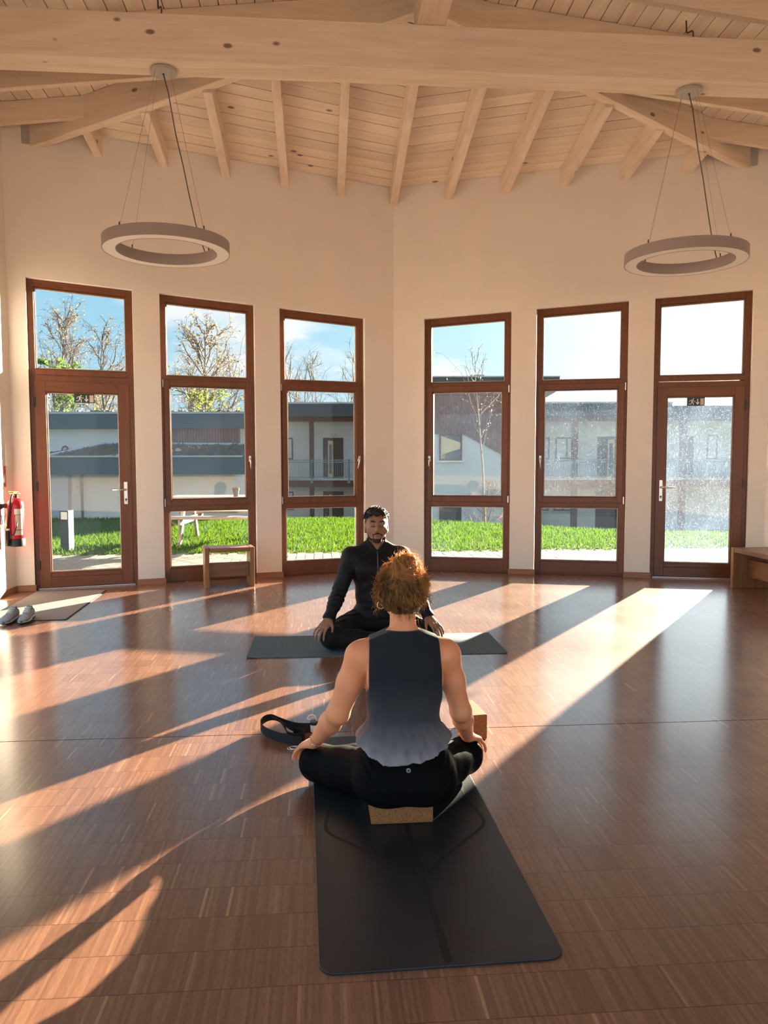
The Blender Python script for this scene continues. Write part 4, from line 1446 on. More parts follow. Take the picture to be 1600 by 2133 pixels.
    L(wv.outputs['Fac'], bp.inputs['Height']); L(bp.outputs[0], b.inputs['Normal'])
    tl = N('ShaderNodeBsdfTranslucent'); L(cr.outputs[0], tl.inputs[0])
    ms = N('ShaderNodeMixShader'); ms.inputs[0].default_value = .22
    L(b.outputs[0], ms.inputs[1]); L(tl.outputs[0], ms.inputs[2]); L(ms.outputs[0], nt.nodes['Material Output'].inputs[0])
    S3 = SDF((cx - .24, -6.54, .14), (cx + .24, -6.10, .76), .0046)
    torso(S3, .010)
    S3.el(q(0, -6.345, .47), (.132, .078, .20), .04)
    S3.el(q(0, -6.315, .288), (.176, .138, .056), .05)          # blouse over the hem
    S3.el(q(-.01, -6.33, .246), (.134, .122, .050), .035)
    for s in (-1, 1): S3.rc(q(s * .03, -6.318, .675), q(s * .115, -6.314, .632), .042, .042, .03)
    S3.rc(q(0, -6.305, .66), q(0, -6.30, .71), .060, .056, .02)
    X, Y, Z = S3.all()
    u = np.abs(X - cx)
    ang = np.arctan2(Y + 6.31, X - cx)
    low = np.exp(-((Z - .25) / .075) ** 2)
    S3.f += (.0040 * np.sin(ang * 13 + 2.2 * np.sin(Z * 30) + (X - cx) * 20) * low + .0026 * np.sin(ang * 23 + Z * 40) * low).astype(np.float32)
    S3.f += (.0022 * np.sin((X - cx) * 48 + np.sin(Z * 17) * 2.0) * np.exp(-((Z - .40) / .10) ** 2)).astype(np.float32)
    S3.f += (.0020 * np.sin((X - cx) * 36 + Z * 14 * np.sign(X - cx)) * np.exp(-((Z - .55) / .06) ** 2)).astype(np.float32)
    arm = .1315 + .012 * np.clip((.50 - Z) / .14, 0, 1) - .004 * np.clip((Z - .55) / .08, 0, 1)
    S3.f = np.maximum(S3.f, np.where(Z > .345, u - arm, np.where(Z > .325, u - arm - (.345 - Z) * 3, -1)))
    S3.f = np.maximum(S3.f, Z - (.688 - .42 * np.maximum(0, u - .055)))
    S3.f = np.maximum(S3.f, (.230 + .36 * np.maximum(0, u - .055) + .006 * np.sin((X - cx) * 24 + .9) + .06 * np.maximum(0, X - cx)) - Z)
    S3.f = np.maximum(S3.f, .010 - np.sqrt((X - cx) ** 2 + (Y + 6.300) ** 2) + .041 - 10 * np.maximum(0, .668 - Z))
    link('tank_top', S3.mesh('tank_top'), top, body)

    # hair ---------------------------------------------------------------
    hm = hair_mat('curly_hair', (.075, .026, .012), (1.0, .56, .20), .55)  # brown end painted after shaded hair, gold end after sunlit hair
    hc = np.array(q(0, -6.275, .836))
    S4 = SDF((cx - .14, -6.43, .70), (cx + .14, -6.12, 1.00), .0040)
    S4.el(hc + [0, -.005, .008], (.086, .104, .092), .02)
    S4.el(hc + [0, -.035, -.050], (.070, .060, .045), .03)
    S4.el(q(.002, -6.362, .918), (.044, .042, .046), .008)
    X, Y, Z = S4.all()
    S4.f = np.maximum(S4.f, (.752 + .55 * np.maximum(0, Y + 6.30)) - Z)
    S4.f += (.0035 * np.sin(X * 110 + 3 * np.sin(Z * 60)) * np.sin(Z * 95 + 2 * np.sin(Y * 80)) + .002 * np.sin(X * 210 + Z * 160)).astype(np.float32)
    hm_base = S4.mesh('hair')
    tn = hm_base.attributes.new('tone', 'FLOAT', 'POINT')
    co = np.empty(len(hm_base.vertices) * 3, np.float32); hm_base.vertices.foreach_get('co', co); co = co.reshape(-1, 3)
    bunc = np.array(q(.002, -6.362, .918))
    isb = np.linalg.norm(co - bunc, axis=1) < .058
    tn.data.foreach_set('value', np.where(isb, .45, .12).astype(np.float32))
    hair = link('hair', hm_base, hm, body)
    # locks running over the head up into the bun
    lines, rad, tone = [], [], []
    rg = np.random.default_rng(3)
    bd = nrm(np.array([0, -.55, .80]))
    for i in range(430):
        az, elv = rg.uniform(-math.pi, math.pi), rg.uniform(-1.25, .85)
        d0 = nrm(np.array([math.cos(az) * math.cos(elv), math.sin(az) * math.cos(elv) * 1.0, math.sin(elv)]))
        if d0[1] > .55 and d0[2] < .35: continue
        if d0[2] < -.70 and d0[1] > -.2: continue
        span = rg.uniform(.22, .50)
        k = 16
        ph, fr, am = rg.uniform(0, 6.28), rg.uniform(13, 26), rg.uniform(.0022, .0062)
        lift = rg.uniform(-.003, .010)
        tn0 = rg.normal(.40 + .25 * max(0, d0[2]) + .22 * max(0, d0[0]), .20)  # sunlight painted in: strands paler on top and towards the sun
        for c_ in range(11):
            dj = nrm(d0 + rg.normal(0, .040, 3)); l2 = lift + rg.normal(0, .0018); p2 = ph + rg.normal(0, .35); a2 = am * rg.uniform(.7, 1.25)
            side = nrm(np.cross(dj, bd))
            s2 = span * rg.uniform(.8, 1.2)
            pts = []
            for t in np.linspace(0, s2, k):
                d = nrm(dj * (1 - t) + bd * t)
                pos = hc + np.array([0, -.005, .006]) + d * (np.array([.088, .106, .094]) + l2)
                if d[2] < -.2: pos = pos + np.array([0, -.012, 0]) * min(1, (-d[2] - .2) * 3)
                pts.append(pos + side * a2 * math.sin(p2 + t * fr) + d * a2 * math.cos(p2 + t * fr))
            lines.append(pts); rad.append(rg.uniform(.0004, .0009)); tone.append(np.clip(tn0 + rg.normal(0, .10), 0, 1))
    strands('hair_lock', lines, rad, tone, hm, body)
    # twisted bun coils
    lines, rad, tone = [], [], []
    for i in range(70):
        a0, tilt = rg.uniform(0, 6.28), rg.normal(0, .55)
        ax = nrm(np.array([.25 + .5 * rg.normal(), -.8, .45 + .5 * rg.normal()]))
        e1 = nrm(np.cross(ax, [1, .2, .1])); e2 = np.cross(ax, e1)
        off = math.sin(tilt); rr = math.cos(tilt)
        arc = rg.uniform(1.0, 2.3); k = 16; ph = rg.uniform(0, 6.28); am = rg.uniform(.0008, .0030); t0_ = rg.normal(.62, .2)
        s = rg.uniform(.97, 1.12)
        for c_ in range(14):
            o2 = off + rg.normal(0, .05); s2 = s + rg.normal(0, .022); aj = a0 + rg.normal(0, .12); pj = ph + rg.normal(0, .3)
            pts = []
            for t in np.linspace(0, arc * rg.uniform(.8, 1.1), k):
                d = ax * o2 + rr * (math.cos(aj + t) * e1 + math.sin(aj + t) * e2)
                pts.append(bunc + d * np.array([.046, .043, .047]) * s2 + d * am * math.sin(pj + t * 9) + ax * am * math.cos(pj + t * 9))
            lines.append(pts); rad.append(rg.uniform(.0004, .0009)); tone.append(np.clip(t0_ + rg.normal(0, .10), 0, 1))
    strands('bun_lock', lines, rad, tone, hm, body)
    # loose frizz and nape wisps
    lines, rad, tone = [], [], []
    for i in range(1500):
        az, elv = (rg.uniform(-math.pi, math.pi) if i % 3 else rg.normal(.1, .6)), rg.uniform(-.75, 1.5)
        d0 = nrm(np.array([math.cos(az) * math.cos(elv), math.sin(az) * math.cos(elv), math.sin(elv)]))
        if d0[1] > .6 and d0[2] < .3: continue
        bun = rg.random() < .25
        p0 = bunc + d0 * .045 if bun else hc + d0 * np.array([.088, .106, .096])
        ln = rg.uniform(.012, .040); k = 15
        g = nrm(d0 * rg.uniform(.5, 1.0) + rg.normal(0, .45, 3) + np.array([.10, 0, -.15]))
        e1 = nrm(np.cross(g, rg.normal(0, 1, 3))); e2 = np.cross(g, e1)
        cr_, tw = rg.uniform(.002, .006), rg.uniform(3, 11)
        pts = [p0 + g * ln * t + (e1 * math.cos(tw * t) + e2 * math.sin(tw * t) - e1) * cr_ * min(1, t * 2) for t in np.linspace(0, 1, k)]
        lines.append(pts); rad.append(rg.uniform(.00022, .0005)); tone.append(rg.uniform(.55, 1))  # sunlit frizz, its glow put into the pale tone
    for i in range(70):
        p0 = np.array(q(rg.uniform(-.035, .055), -6.345 + rg.uniform(0, .02), rg.uniform(.755, .79)))
        ln = rg.uniform(.02, .07); ph = rg.uniform(0, 6.28); am = rg.uniform(.001, .004)
        dx = rg.normal(.0, .25)
        pts = [p0 + np.array([dx * ln * t + am * math.sin(ph + 9 * t), -.012 * t + am * math.cos(ph + 9 * t), -ln * t]) for t in np.linspace(0, 1, 15)]
        lines.append(pts); rad.append(rg.uniform(.0004, .0008)); tone.append(rg.uniform(.35, .9))
    for i in range(60):     # curls hanging before the left ear
        p0 = np.array(q(-.085 + rg.normal(0, .008), -6.235 + rg.normal(0, .02), rg.uniform(.79, .86)))
        ln = rg.uniform(.03, .09); ph = rg.uniform(0, 6.28); am = rg.uniform(.003, .006)
        pts = [p0 + np.array([-.012 * t + am * math.sin(ph + 12 * t), am * math.cos(ph + 12 * t), -ln * t]) for t in np.linspace(0, 1, 15)]
        lines.append(pts); rad.append(rg.uniform(.0005, .001)); tone.append(rg.uniform(.1, .6))
    strands('loose_curl', lines, rad, tone, hm, body)

    # jewellery
    b = MB()
    ring = [(0, .0135 * math.cos(a), .0135 * math.sin(a)) for a in np.linspace(0, 2 * math.pi, 33)[:-1]]
    b.tube(ring, .0014, 8, closed=True)
    b.build('earring', M['gold'], body, smooth=True, matrix=Matrix.Translation(q(-.0795, -6.270, .769)) @ Matrix.Rotation(R(68), 4, 'Z'))
    wL = np.array(q(-.318, -6.108, .210)); el = np.array(q(-.240, -6.262, .365)); ax = nrm(wL - el)
    e1 = nrm(np.cross(ax, [0, 0, 1.0])); e2 = np.cross(ax, e1)
    for off, rr, w, m_, nm_ in ((.012, .0262, .0008, mat('red_thread', (.45, .02, .06), .7), 'wrist_thread'), (.030, .0262, .0017, M['gold'], 'bracelet')):
        b = MB()
        c = wL + ax * (off - .018)
        b.tube([c + rr * (math.cos(a) * e1 + math.sin(a) * e2) + ax * .003 * math.sin(a * 2) for a in np.linspace(0, 2 * math.pi, 37)[:-1]], w, 6, closed=True)
        br = b.build(nm_, m_, body, smooth=True)
        if nm_ == 'bracelet':
            for i in range(7):
                a = i * .45 + 2.6
                b = MB(); p = c + (rr + .001) * (math.cos(a) * e1 + math.sin(a) * e2)
                b.lathe([(.0001, -.003), (.0028, -.0012), (.003, 0), (.0028, .0012), (.0001, .003)], p, 8); b.build('bead', M['gold'], br, smooth=True)


build_woman()


# ------------------------------------------------------------------ the man, facing the camera
def build_man():
    cx = -.462
    root = thing('person', 'person with short dark hair and beard in black zip top, facing the camera cross-legged', 'person', (cx, -3.63, 0))
    inv = Matrix.Translation((-cx, 3.63, 0))
    skin = skin_mat('skin_brown', (0.30, 0.150, 0.090))
    q = lambda x, y, z: (cx + x, y, z)
    hips = [q(-.10, -3.62, .155), q(.10, -3.62, .155)]
    knees = [q(-.318, -3.845, .094), q(.330, -3.835, .096)]
    ank = [q(.11, -3.925, .058), q(-.10, -3.880, .060)]
    arms = []
    for sh, el, wr, kn, tp, nm, th in (
            (q(-.178, -3.625, .625), q(-.262, -3.675, .392), q(-.345, -3.800, .205), q(-.378, -3.862, .172), q(-.425, -3.895, .078), (-.45, -.35, .75), (.75, -.55, 0)),
            (q(.178, -3.625, .625), q(.272, -3.675, .392), q(.355, -3.795, .208), q(.386, -3.858, .172), q(.425, -3.890, .078), (.45, -.35, .75), (-.75, -.55, 0))):
        arms.append([np.array(sh), np.array(el), np.array(wr), kn, tp, nm, th])

    def torso(S, e=0.0):
        S.el(q(0, -3.61, .17), (.165 + e, .125 + e, .12 + e), .03)
        S.el(q(0, -3.615, .34), (.140 + e, .100 + e, .17 + e), .04)
        S.el(q(0, -3.62, .50), (.158 + e, .112 + e, .165 + e), .04)
        S.rc(q(-.135, -3.62, .605), q(.135, -3.62, .605), .062 + e, .062 + e, .03)
        for s in (-1, 1):
            S.rc(q(s * .03, -3.61, .70), q(s * .14, -3.615, .630), .042 + e, .046 + e, .035)
            S.el(q(s * .075, -3.705, .545), (.075 + e, .040 + e, .060 + e), .03)

    def arm_up(S, e=0.0):
        for sh, el, wr, *_ in arms:
            S.el(sh, (.060 + e, .060 + e, .058 + e), .03)
            m = sh * .55 + el * .45
            S.rc(sh, m, .055 + e, .049 + e, .02).rc(m, el, .049 + e, .042 + e, .02)
            m2 = el * .66 + wr * .34
            S.rc(el, m2, .043 + e, .043 + e, .015).rc(m2, wr, .043 + e, .028 + e, .015)

    def legs(S, e=0.0):
        for hp, kn, an in zip(hips, knees, ank):
            m = tuple(np.array(hp) * .45 + np.array(kn) * .55)
            S.rc(hp, m, .098 + e, .090 + e, .03).rc(m, kn, .090 + e, .072 + e, .02).el(kn, (.074 + e, .074 + e, .074 + e), .02)
            c = tuple(np.array(kn) * .6 + np.array(an) * .4)
            S.rc(kn, c, .064 + e, .058 + e, .02).rc(c, an, .056 + e, .044 + e, .02)

    S = SDF((cx - .52, -4.04, 0), (cx + .52, -3.42, 1.03), .0050)
    torso(S); arm_up(S); legs(S, -.006)
    for a, s in zip(ank, (1, -1)):
        a = np.array(a)
        S.rc(a, a + [s * .11, -.01, -.020], .036, .026, .02)
    S.rc(q(0, -3.61, .66), q(0, -3.628, .790), .058, .056, .025)
    P = head_shape(S, q(0.0, -3.645, .838), 1.06, R(9), False, -1)
    for sh, el, wr, kn, tp, nm, th in arms:
        hand(S, wr, kn, tp, nm, th, 1.08, spread=.013, curl=.014)
    body = link('body', S.mesh('body'), skin, root, inv)

    # lips, brows, lashes, beard
    dark = mat('dark_hair', (.016, .011, .009), .6, .3)
    for s in (-1, 1):
        b = MB()
        arc = [P(s * x, y, z) for x, y, z in ((.014, .0985, .020), (.026, .0985, .0265), (.040, .092, .0265), (.054, .078, .018))]
        b.tube(arc, [.0036, .0056, .0048, .0022], 8); b.build('eyebrow', dark, body, smooth=True)
        b = MB()
        arc = [P(s * x, y, z) for x, y, z in ((.018, .0945, -.006), (.026, .0972, -.009), (.036, .0950, -.0095), (.046, .0865, -.006))]
        b.tube(arc, .0020, 6); b.build('eyelashes', dark, body, smooth=True)
    lipm = mat('lips', (.30, .12, .085), .45)
    b = MB(); b.tube([P(-.021, .090, -.0655), P(-.008, .098, -.0735), P(.008, .098, -.0735), P(.021, .090, -.0655)], [.003, .0062, .0062, .003], 10); b.build('lower_lip', lipm, body, smooth=True)
    bs = SDF(tuple(np.array(P(0, 0, 0)) - .13), tuple(np.array(P(0, 0, 0)) + .13), .0040)
    for s in (-1, 1):
        bs.rc(P(s * .063, .012, -.030), P(s * .047, .040, -.080), .0060, .0105, .01)
        bs.rc(P(s * .047, .040, -.080), P(s * .012, .082, -.102), .0105, .0135, .012)
        bs.rc(P(s * .030, .083, -.062), P(s * .022, .082, -.092), .0032, .0060, .01)
        bs.rc(P(0, .1030, -.0530), P(s * .029, .088, -.062), .0056, .0046, .006)
    bs.el(P(0, .088, -.100), (.024, .018, .016), .012)
    X, Y, Z = bs.all()
    bs.f += (.0010 * np.sin(X * 700) * np.sin(Z * 650)).astype(np.float32)
    link('beard', bs.mesh('beard'), mat('beard_stubble', (.048, .027, .018), .85, .1, var=.5, scale=350, bump=.3, bscale=900), body)

    hm = hair_mat('black_hair', (.006, .005, .005), (.045, .032, .025), .10)
    hs = SDF(tuple(np.array(P(0, 0, 0)) - .16), tuple(np.array(P(0, 0, 0)) + .16), .0040)
    hs.el(P(0, -.014, .038), (.0836, .107, .0905), .01)
    hs.el(P(0, .024, .090), (.068, .072, .034), .02)
    X, Y, Z = hs.all()
    inv3 = Matrix.Rotation(R(9) * -1, 4, 'X').inverted()
    lz = (Z - .838) / 1.06; ly = -(Y + 3.645) / 1.06
    ly2 = ly * math.cos(R(9)) + lz * math.sin(R(9)); lz2 = -ly * math.sin(R(9)) + lz * math.cos(R(9))
    hs.f += (.0045 * np.sin(X * 120 + 2 * np.sin(Y * 70)) * np.sin(Y * 105 + 2 * np.sin(Z * 80)) * (Z > .93)).astype(np.float32)
    hl = np.where(ly2 > .032, .066 - .010 * np.cos((X - cx) * 90) - 1.2 * np.maximum(0, np.abs(X - cx) - .055), np.where(ly2 > -.012, -.012, -.045))
    hs.f = np.maximum(hs.f, (hl - lz2) * .8)
    hmesh = hs.mesh('hair'); tn = hmesh.attributes.new('tone', 'FLOAT', 'POINT'); tn.data.foreach_set('value', np.full(len(hmesh.vertices), .15, np.float32))
    link('hair', hmesh, hm, body)
    rg = np.random.default_rng(5)
    lines, rad, tone = [], [], []
    for i in range(4200):
        x, y = rg.uniform(-1, 1), rg.uniform(-1, 1)
        if x * x + y * y > 1: continue
        lx, ly_ = x * .082, -.012 + y * .10
        lz_ = .038 + .088 * math.sqrt(max(0, 1 - x * x * .98 - y * y * .98))
        if ly_ > .075 and lz_ < .075: continue
        p0 = np.array(P(lx, ly_, lz_)); n_ = nrm(p0 - np.array(P(0, -.012, .02)))
        ln = rg.uniform(.010, .026) * (.40 + .60 * max(0, n_[2]))
        g = nrm(n_ * .8 + rg.normal(0, .5, 3)); e1 = nrm(np.cross(g, rg.normal(0, 1, 3))); e2 = np.cross(g, e1)
        c_, tw = rg.uniform(.002, .0055), rg.uniform(4, 9)
        lines.append([p0 + g * ln * t + (e1 * math.cos(tw * t) + e2 * math.sin(tw * t) - e1) * c_ for t in np.linspace(0, 1, 9)])
        rad.append(rg.uniform(.0005, .0009)); tone.append(rg.uniform(0, .6))
    strands('hair_lock', lines, rad, tone, hm, body)

    # zip top
    sm = mat('black_jersey', (.006, .006, .0065), .62, .22, bump=.08, bscale=300, sheen=.03)
    S2 = SDF((cx - .46, -3.98, .10), (cx + .46, -3.42, .80), .0050)
    torso(S2, .011); arm_up(S2, .010)
    S2.rc(q(0, -3.612, .67), q(0, -3.622, .745), .070, .066, .015)
    S2.el(q(0, -3.63, .22), (.165, .125, .055), .04)
    X, Y, Z = S2.all()
    u = X - cx
    for sh, el, wr, *_ in arms:
        ba = wr - el; L_ = np.linalg.norm(ba); t = ((X - el[0]) * ba[0] + (Y - el[1]) * ba[1] + (Z - el[2]) * ba[2]) / L_ ** 2
        near = np.sqrt((X - el[0] - t * ba[0]) ** 2 + (Y - el[1] - t * ba[1]) ** 2 + (Z - el[2] - t * ba[2]) ** 2) < .075
        S2.f = np.where(near & (t > .9), np.maximum(S2.f, (t - .99) * L_), S2.f)
        S2.f += (.0026 * np.sin(t * 42 + u * 30) * near * np.exp(-((t - .25) / .35) ** 2)).astype(np.float32)
        S2.f -= (.004 * near * np.clip((t - .80) * 8, 0, 1) * (t < 1.0)).astype(np.float32)
    S2.f += (.0030 * np.sin(Z * 75 + u * 14 + np.sin(u * 22)) * np.exp(-((Z - .25) / .06) ** 2)).astype(np.float32)
    S2.f += (.0022 * np.sin((np.abs(u) * .8 + Z) * 62) * np.exp(-((Z - .42) / .08) ** 2)).astype(np.float32)
    S2.f = np.maximum(S2.f, .188 - Z)
    front = np.clip(-(Y + 3.62) / .07, 0, 1)
    S2.f = np.maximum(S2.f, Z - (.758 - .050 * front))
    S2.f = np.maximum(S2.f, .058 - np.sqrt(u ** 2 + (Y + 3.615) ** 2) - 12 * np.maximum(0, .705 - Z))
    vee = .018 + (Z - .690) * .75
    S2.f = np.maximum(S2.f, np.where((Y < -3.655) & (Z > .672), vee - np.abs(u), -1))
    top = link('zip_top', S2.mesh('zip_top'), sm, body)
    b = MB(); b.tube([q(.0, -3.728, .672), q(.002, -3.738, .62), q(.002, -3.748, .56), q(.002, -3.748, .50)], .0028, 8)
    b.build('zip', mat('zip_grey', (.12, .12, .125), .4, metal=.5), top, smooth=True)
    b = MB()
    for s in (-1, 1):
        b.tube([q(s * .050, -3.685, .752), q(s * .040, -3.698, .728), q(s * .016, -3.722, .694), q(0, -3.728, .674)], .0026, 6)
    b.build('collar_piping', sm, top, smooth=True)

    tm = mat('black_trousers', (.006, .006, .0065), .7, .18, bump=.08, bscale=220, sheen=.03)
    S3 = SDF((cx - .46, -4.04, 0), (cx + .46, -3.42, .30), .0050)
    S3.el(q(0, -3.61, .17), (.172, .134, .12), .03)
    legs(S3, .010)
    X, Y, Z = S3.all()
    u = X - cx
    S3.f += (.0032 * np.sin((u * np.sign(u) * .6 + Y * 1.1 + Z * .8) * 78 + np.sin(u * 30)) * np.exp(-((np.abs(u) - .22) / .10) ** 2)).astype(np.float32)
    S3.f = np.maximum(S3.f, .0062 - Z)
    link('trousers', S3.mesh('trousers'), tm, body)
    wr, kn, tp = arms[0][2], np.array(arms[0][3]), np.array(arms[0][4])
    d = nrm(tp - kn); lat = np.array(arms[0][6], float); dd = nrm(kn - wr); lat = nrm(lat - dd * (lat @ dd))
    c = kn - lat * .0113 + d * .030 + np.array([-.004, -.004, .010]); e1 = nrm(np.cross(d, lat)); e2 = nrm(np.cross(d, e1))
    b = MB(); b.tube([c + .0105 * (math.cos(a) * e1 + math.sin(a) * e2) for a in np.linspace(0, 2 * math.pi, 25)[:-1]], .0016, 8, closed=True)
    b.build('finger_ring', M['steel'], body, smooth=True)


build_man()

# ================================================================== outside
HOUSE = Matrix(((RTH[0], FWH[0], 0, CAM[0]), (RTH[1], FWH[1], 0, CAM[1]), (0, 0, 1, 0), (0, 0, 0, 1)))
M['fascia'] = mat('slate_fascia', (.040, .060, .080), .6, .3, var=.10, scale=6)
M['coping'] = mat('zinc_coping', (.34, .38, .41), .4, .4, metal=.4)
M['render_white'] = mat('white_render', (.66, .68, .70), .9, .1, var=.03, scale=2)
M['render_blue'] = mat('pale_blue_panel', (.36, .45, .54), .8, .1)
M['siding'] = mat('red_brown_siding', (.215, .105, .095), .8, .2, var=.14, scale=14, stretch=(4, 4, .3))
M['red_beam'] = mat('red_brown_beam', (.155, .060, .046), .7, .2)
M['door_brown'] = mat('dark_brown_door', (.075, .050, .042), .6, .3)
M['glass_dark'] = mat('dark_window_glass', (.030, .036, .042), .08, .6)
M['blind'] = mat('cream_blind', (.78, .62, .38), .8, .1)  # warm window reflections painted as cream panels; also colours the door strips
M['sill'] = mat('zinc_sill', (.55, .58, .60), .4, .4, metal=.3)
M['rail'] = mat('galvanised_rail', (.20, .26, .30), .45, .4, metal=.5)
M['paver'] = mat('concrete_paver', (.19, .165, .135), .9, .15, var=.12, scale=25)
M['paver_bed'] = mat('paver_sand', (.14, .11, .085), .95, .05)
M['soil'] = mat('lawn_soil', (.075, .110, .022), .95, .05, var=.35, scale=3)
M['bark'] = mat('pale_bark', (.22, .185, .165), .9, .1, var=.3, scale=4)
M['twig'] = mat('twig_brown', (.145, .105, .088), .9, .1)
M['sedum'] = mat('sedum_roof', (.050, .048, .036), .95, .05, var=.5, scale=3.0, col2=(.115, .075, .048))
M['stone'] = mat('roof_gravel', (.17, .13, .10), .9, .1, var=.3, scale=5)
M['grey_wood'] = wood_mat('weathered_wood', (.25, .19, .145), (.38, .30, .235), 'X', 6, .8, .15)
M['anthracite'] = mat('anthracite_paint', (.035, .038, .042), .5, .3)


def leaf_mat(name, col, tl=.55):
    m = mat(name, col, .6, .2, translucent=tl)
    return m


# ground ------------------------------------------------------------------
b = MB(); b.box(-60, 60, -60, 1.94, -.30, -.075)
tag(b.build('ground', mat('terrace_paving', (.56, .42, .31), .9, .1, var=.06, scale=2)), kind='structure')  # unseen ground made pale and warm to bounce light indoors


def lawn_z(x, y):
    dx, dy = x - CAM[0], y - CAM[1]
    r, D = dx * RTH[0] + dy * RTH[1], dx * FWH[0] + dy * FWH[1]
    crest = 17.5 - .75 * np.clip(r, 0, 4.7)
    drop = np.clip((D - crest) * .30, 0, None)
    return -np.minimum(drop + .02 * np.clip(D - crest, 0, 1) ** 2, 2.45)


xs = np.concatenate([np.linspace(-60, -14, 12)[:-1], np.linspace(-14, 16, 61), np.linspace(16, 70, 12)[1:]])
ys = np.concatenate([np.linspace(1.94, 20, 60), np.linspace(20, 150, 24)[1:]])
XX, YY = np.meshgrid(xs, ys, indexing='ij')
ZZ = lawn_z(XX, YY) - .012
n2 = len(ys)
vs = np.stack([XX, YY, ZZ], -1).reshape(-1, 3)
fs = [(i * n2 + j, (i + 1) * n2 + j, (i + 1) * n2 + j + 1, i * n2 + j + 1) for i in range(len(xs) - 1) for j in range(n2 - 1)]
b = MB(); b.add(vs, fs)
tag(b.build('lawn', M['soil'], smooth=True), kind='structure')

NB = 85000
rg = np.random.default_rng(11)
D = np.sqrt(rg.uniform(10.2 ** 2, 18.6 ** 2, NB)); r = rg.uniform(-.50, .50, NB) * D
gx, gy = CAM[0] + RTH[0] * r + FWH[0] * D, CAM[1] + RTH[1] * r + FWH[1] * D
edge = 1.96 + .05 * np.sin(gx * 3.1) + .03 * np.sin(gx * 11)
keep = gy > edge
gx, gy = gx[keep], gy[keep]; n = len(gx)
gz = lawn_z(gx, gy) - .012
h = rg.uniform(.035, .085, n) * np.where(gy < 2.3, .7, 1.0); w = rg.uniform(.006, .013, n); a = rg.uniform(0, np.pi, n)
lx, ly = rg.normal(0, .022, n), rg.normal(0, .022, n)
p0 = np.stack([gx - np.cos(a) * w, gy - np.sin(a) * w, gz], 1); p1 = np.stack([gx + np.cos(a) * w, gy + np.sin(a) * w, gz], 1)
p2 = np.stack([gx + lx, gy + ly, gz + h], 1)
V = np.stack([p0, p1, p2], 1).reshape(-1, 3)
me = bpy.data.meshes.new('grass')
me.vertices.add(len(V)); me.vertices.foreach_set('co', V.astype(np.float32).ravel())
me.loops.add(len(V)); me.loops.foreach_set('vertex_index', np.arange(len(V), dtype=np.int32))
me.polygons.add(n); me.polygons.foreach_set('loop_start', np.arange(0, len(V), 3, dtype=np.int32)); me.update(calc_edges=True)
tn = me.attributes.new('tone', 'FLOAT', 'POINT')
tn.data.foreach_set('value', np.repeat(np.clip(rg.normal(.5, .25, n), 0, 1), 3).astype(np.float32))
GR = hair_mat('grass_blades', (.030, .080, .004), (.088, .158, .008), .5)
GR.node_tree.nodes['Principled BSDF'].inputs['Specular IOR Level'].default_value = .08
GR.node_tree.nodes['Principled BSDF'].inputs['Roughness'].default_value = .7
tag(link('grass', me, GR), 'bright green sunlit grass of the lawn beyond the windows', 'grass', kind='stuff')

# paving: pieces seen through the panes one by one, the rest joined
pav = thing('pavement', kind='structure')
b = MB(); b.box(-9, 10, -3.0, 1.935, -.07, -.012); b.build('paver_bed', M['paver_bed'], pav)
b = MB(); b.box(-.0575, .0575, -.145, .145, -.055, .0); pm = b.build('paver', M['paver'], pav, bevel=.004, seg=1)
first, rest = True, MB()
SPANS = [(100, 257), (352, 522), (592, 747), (890, 1050), (1118, 1288), (1378, 1520)]
count = 0
for j in range(17):
    for i in range(-78, 86):
        x, y = (i + .5) * .121, 1.935 - .150 - j * .302
        if i % 2: y -= .151
        if y < .42 - .33 * abs(x): continue
        dd = np.array([x, y, 0]) - CAM
        px = 800 + F_PX * (dd @ RT) / (dd @ FW); py = 1066.5 - F_PX * (dd @ UP) / (dd @ FW)
        vis = any(a - 8 < px < c + 8 for a, c in SPANS) and py < (1203 if px < 300 else 1184)
        tl = .003 * (((i * 7 + j * 13) % 5) / 4 - 1)
        if vis and count < 300:
            o = pm if first else pm.copy()
            if not first: COL.objects.link(o)
            first = False
            o.location = (x, y, tl); count += 1
        elif px > 0 and px < 1600 and j < 8:
            rest.box(x - .0575, x + .0575, y - .145, y + .145, -.055, tl)
tag(rest.build('paver_field', M['paver'], pav), kind='stuff')


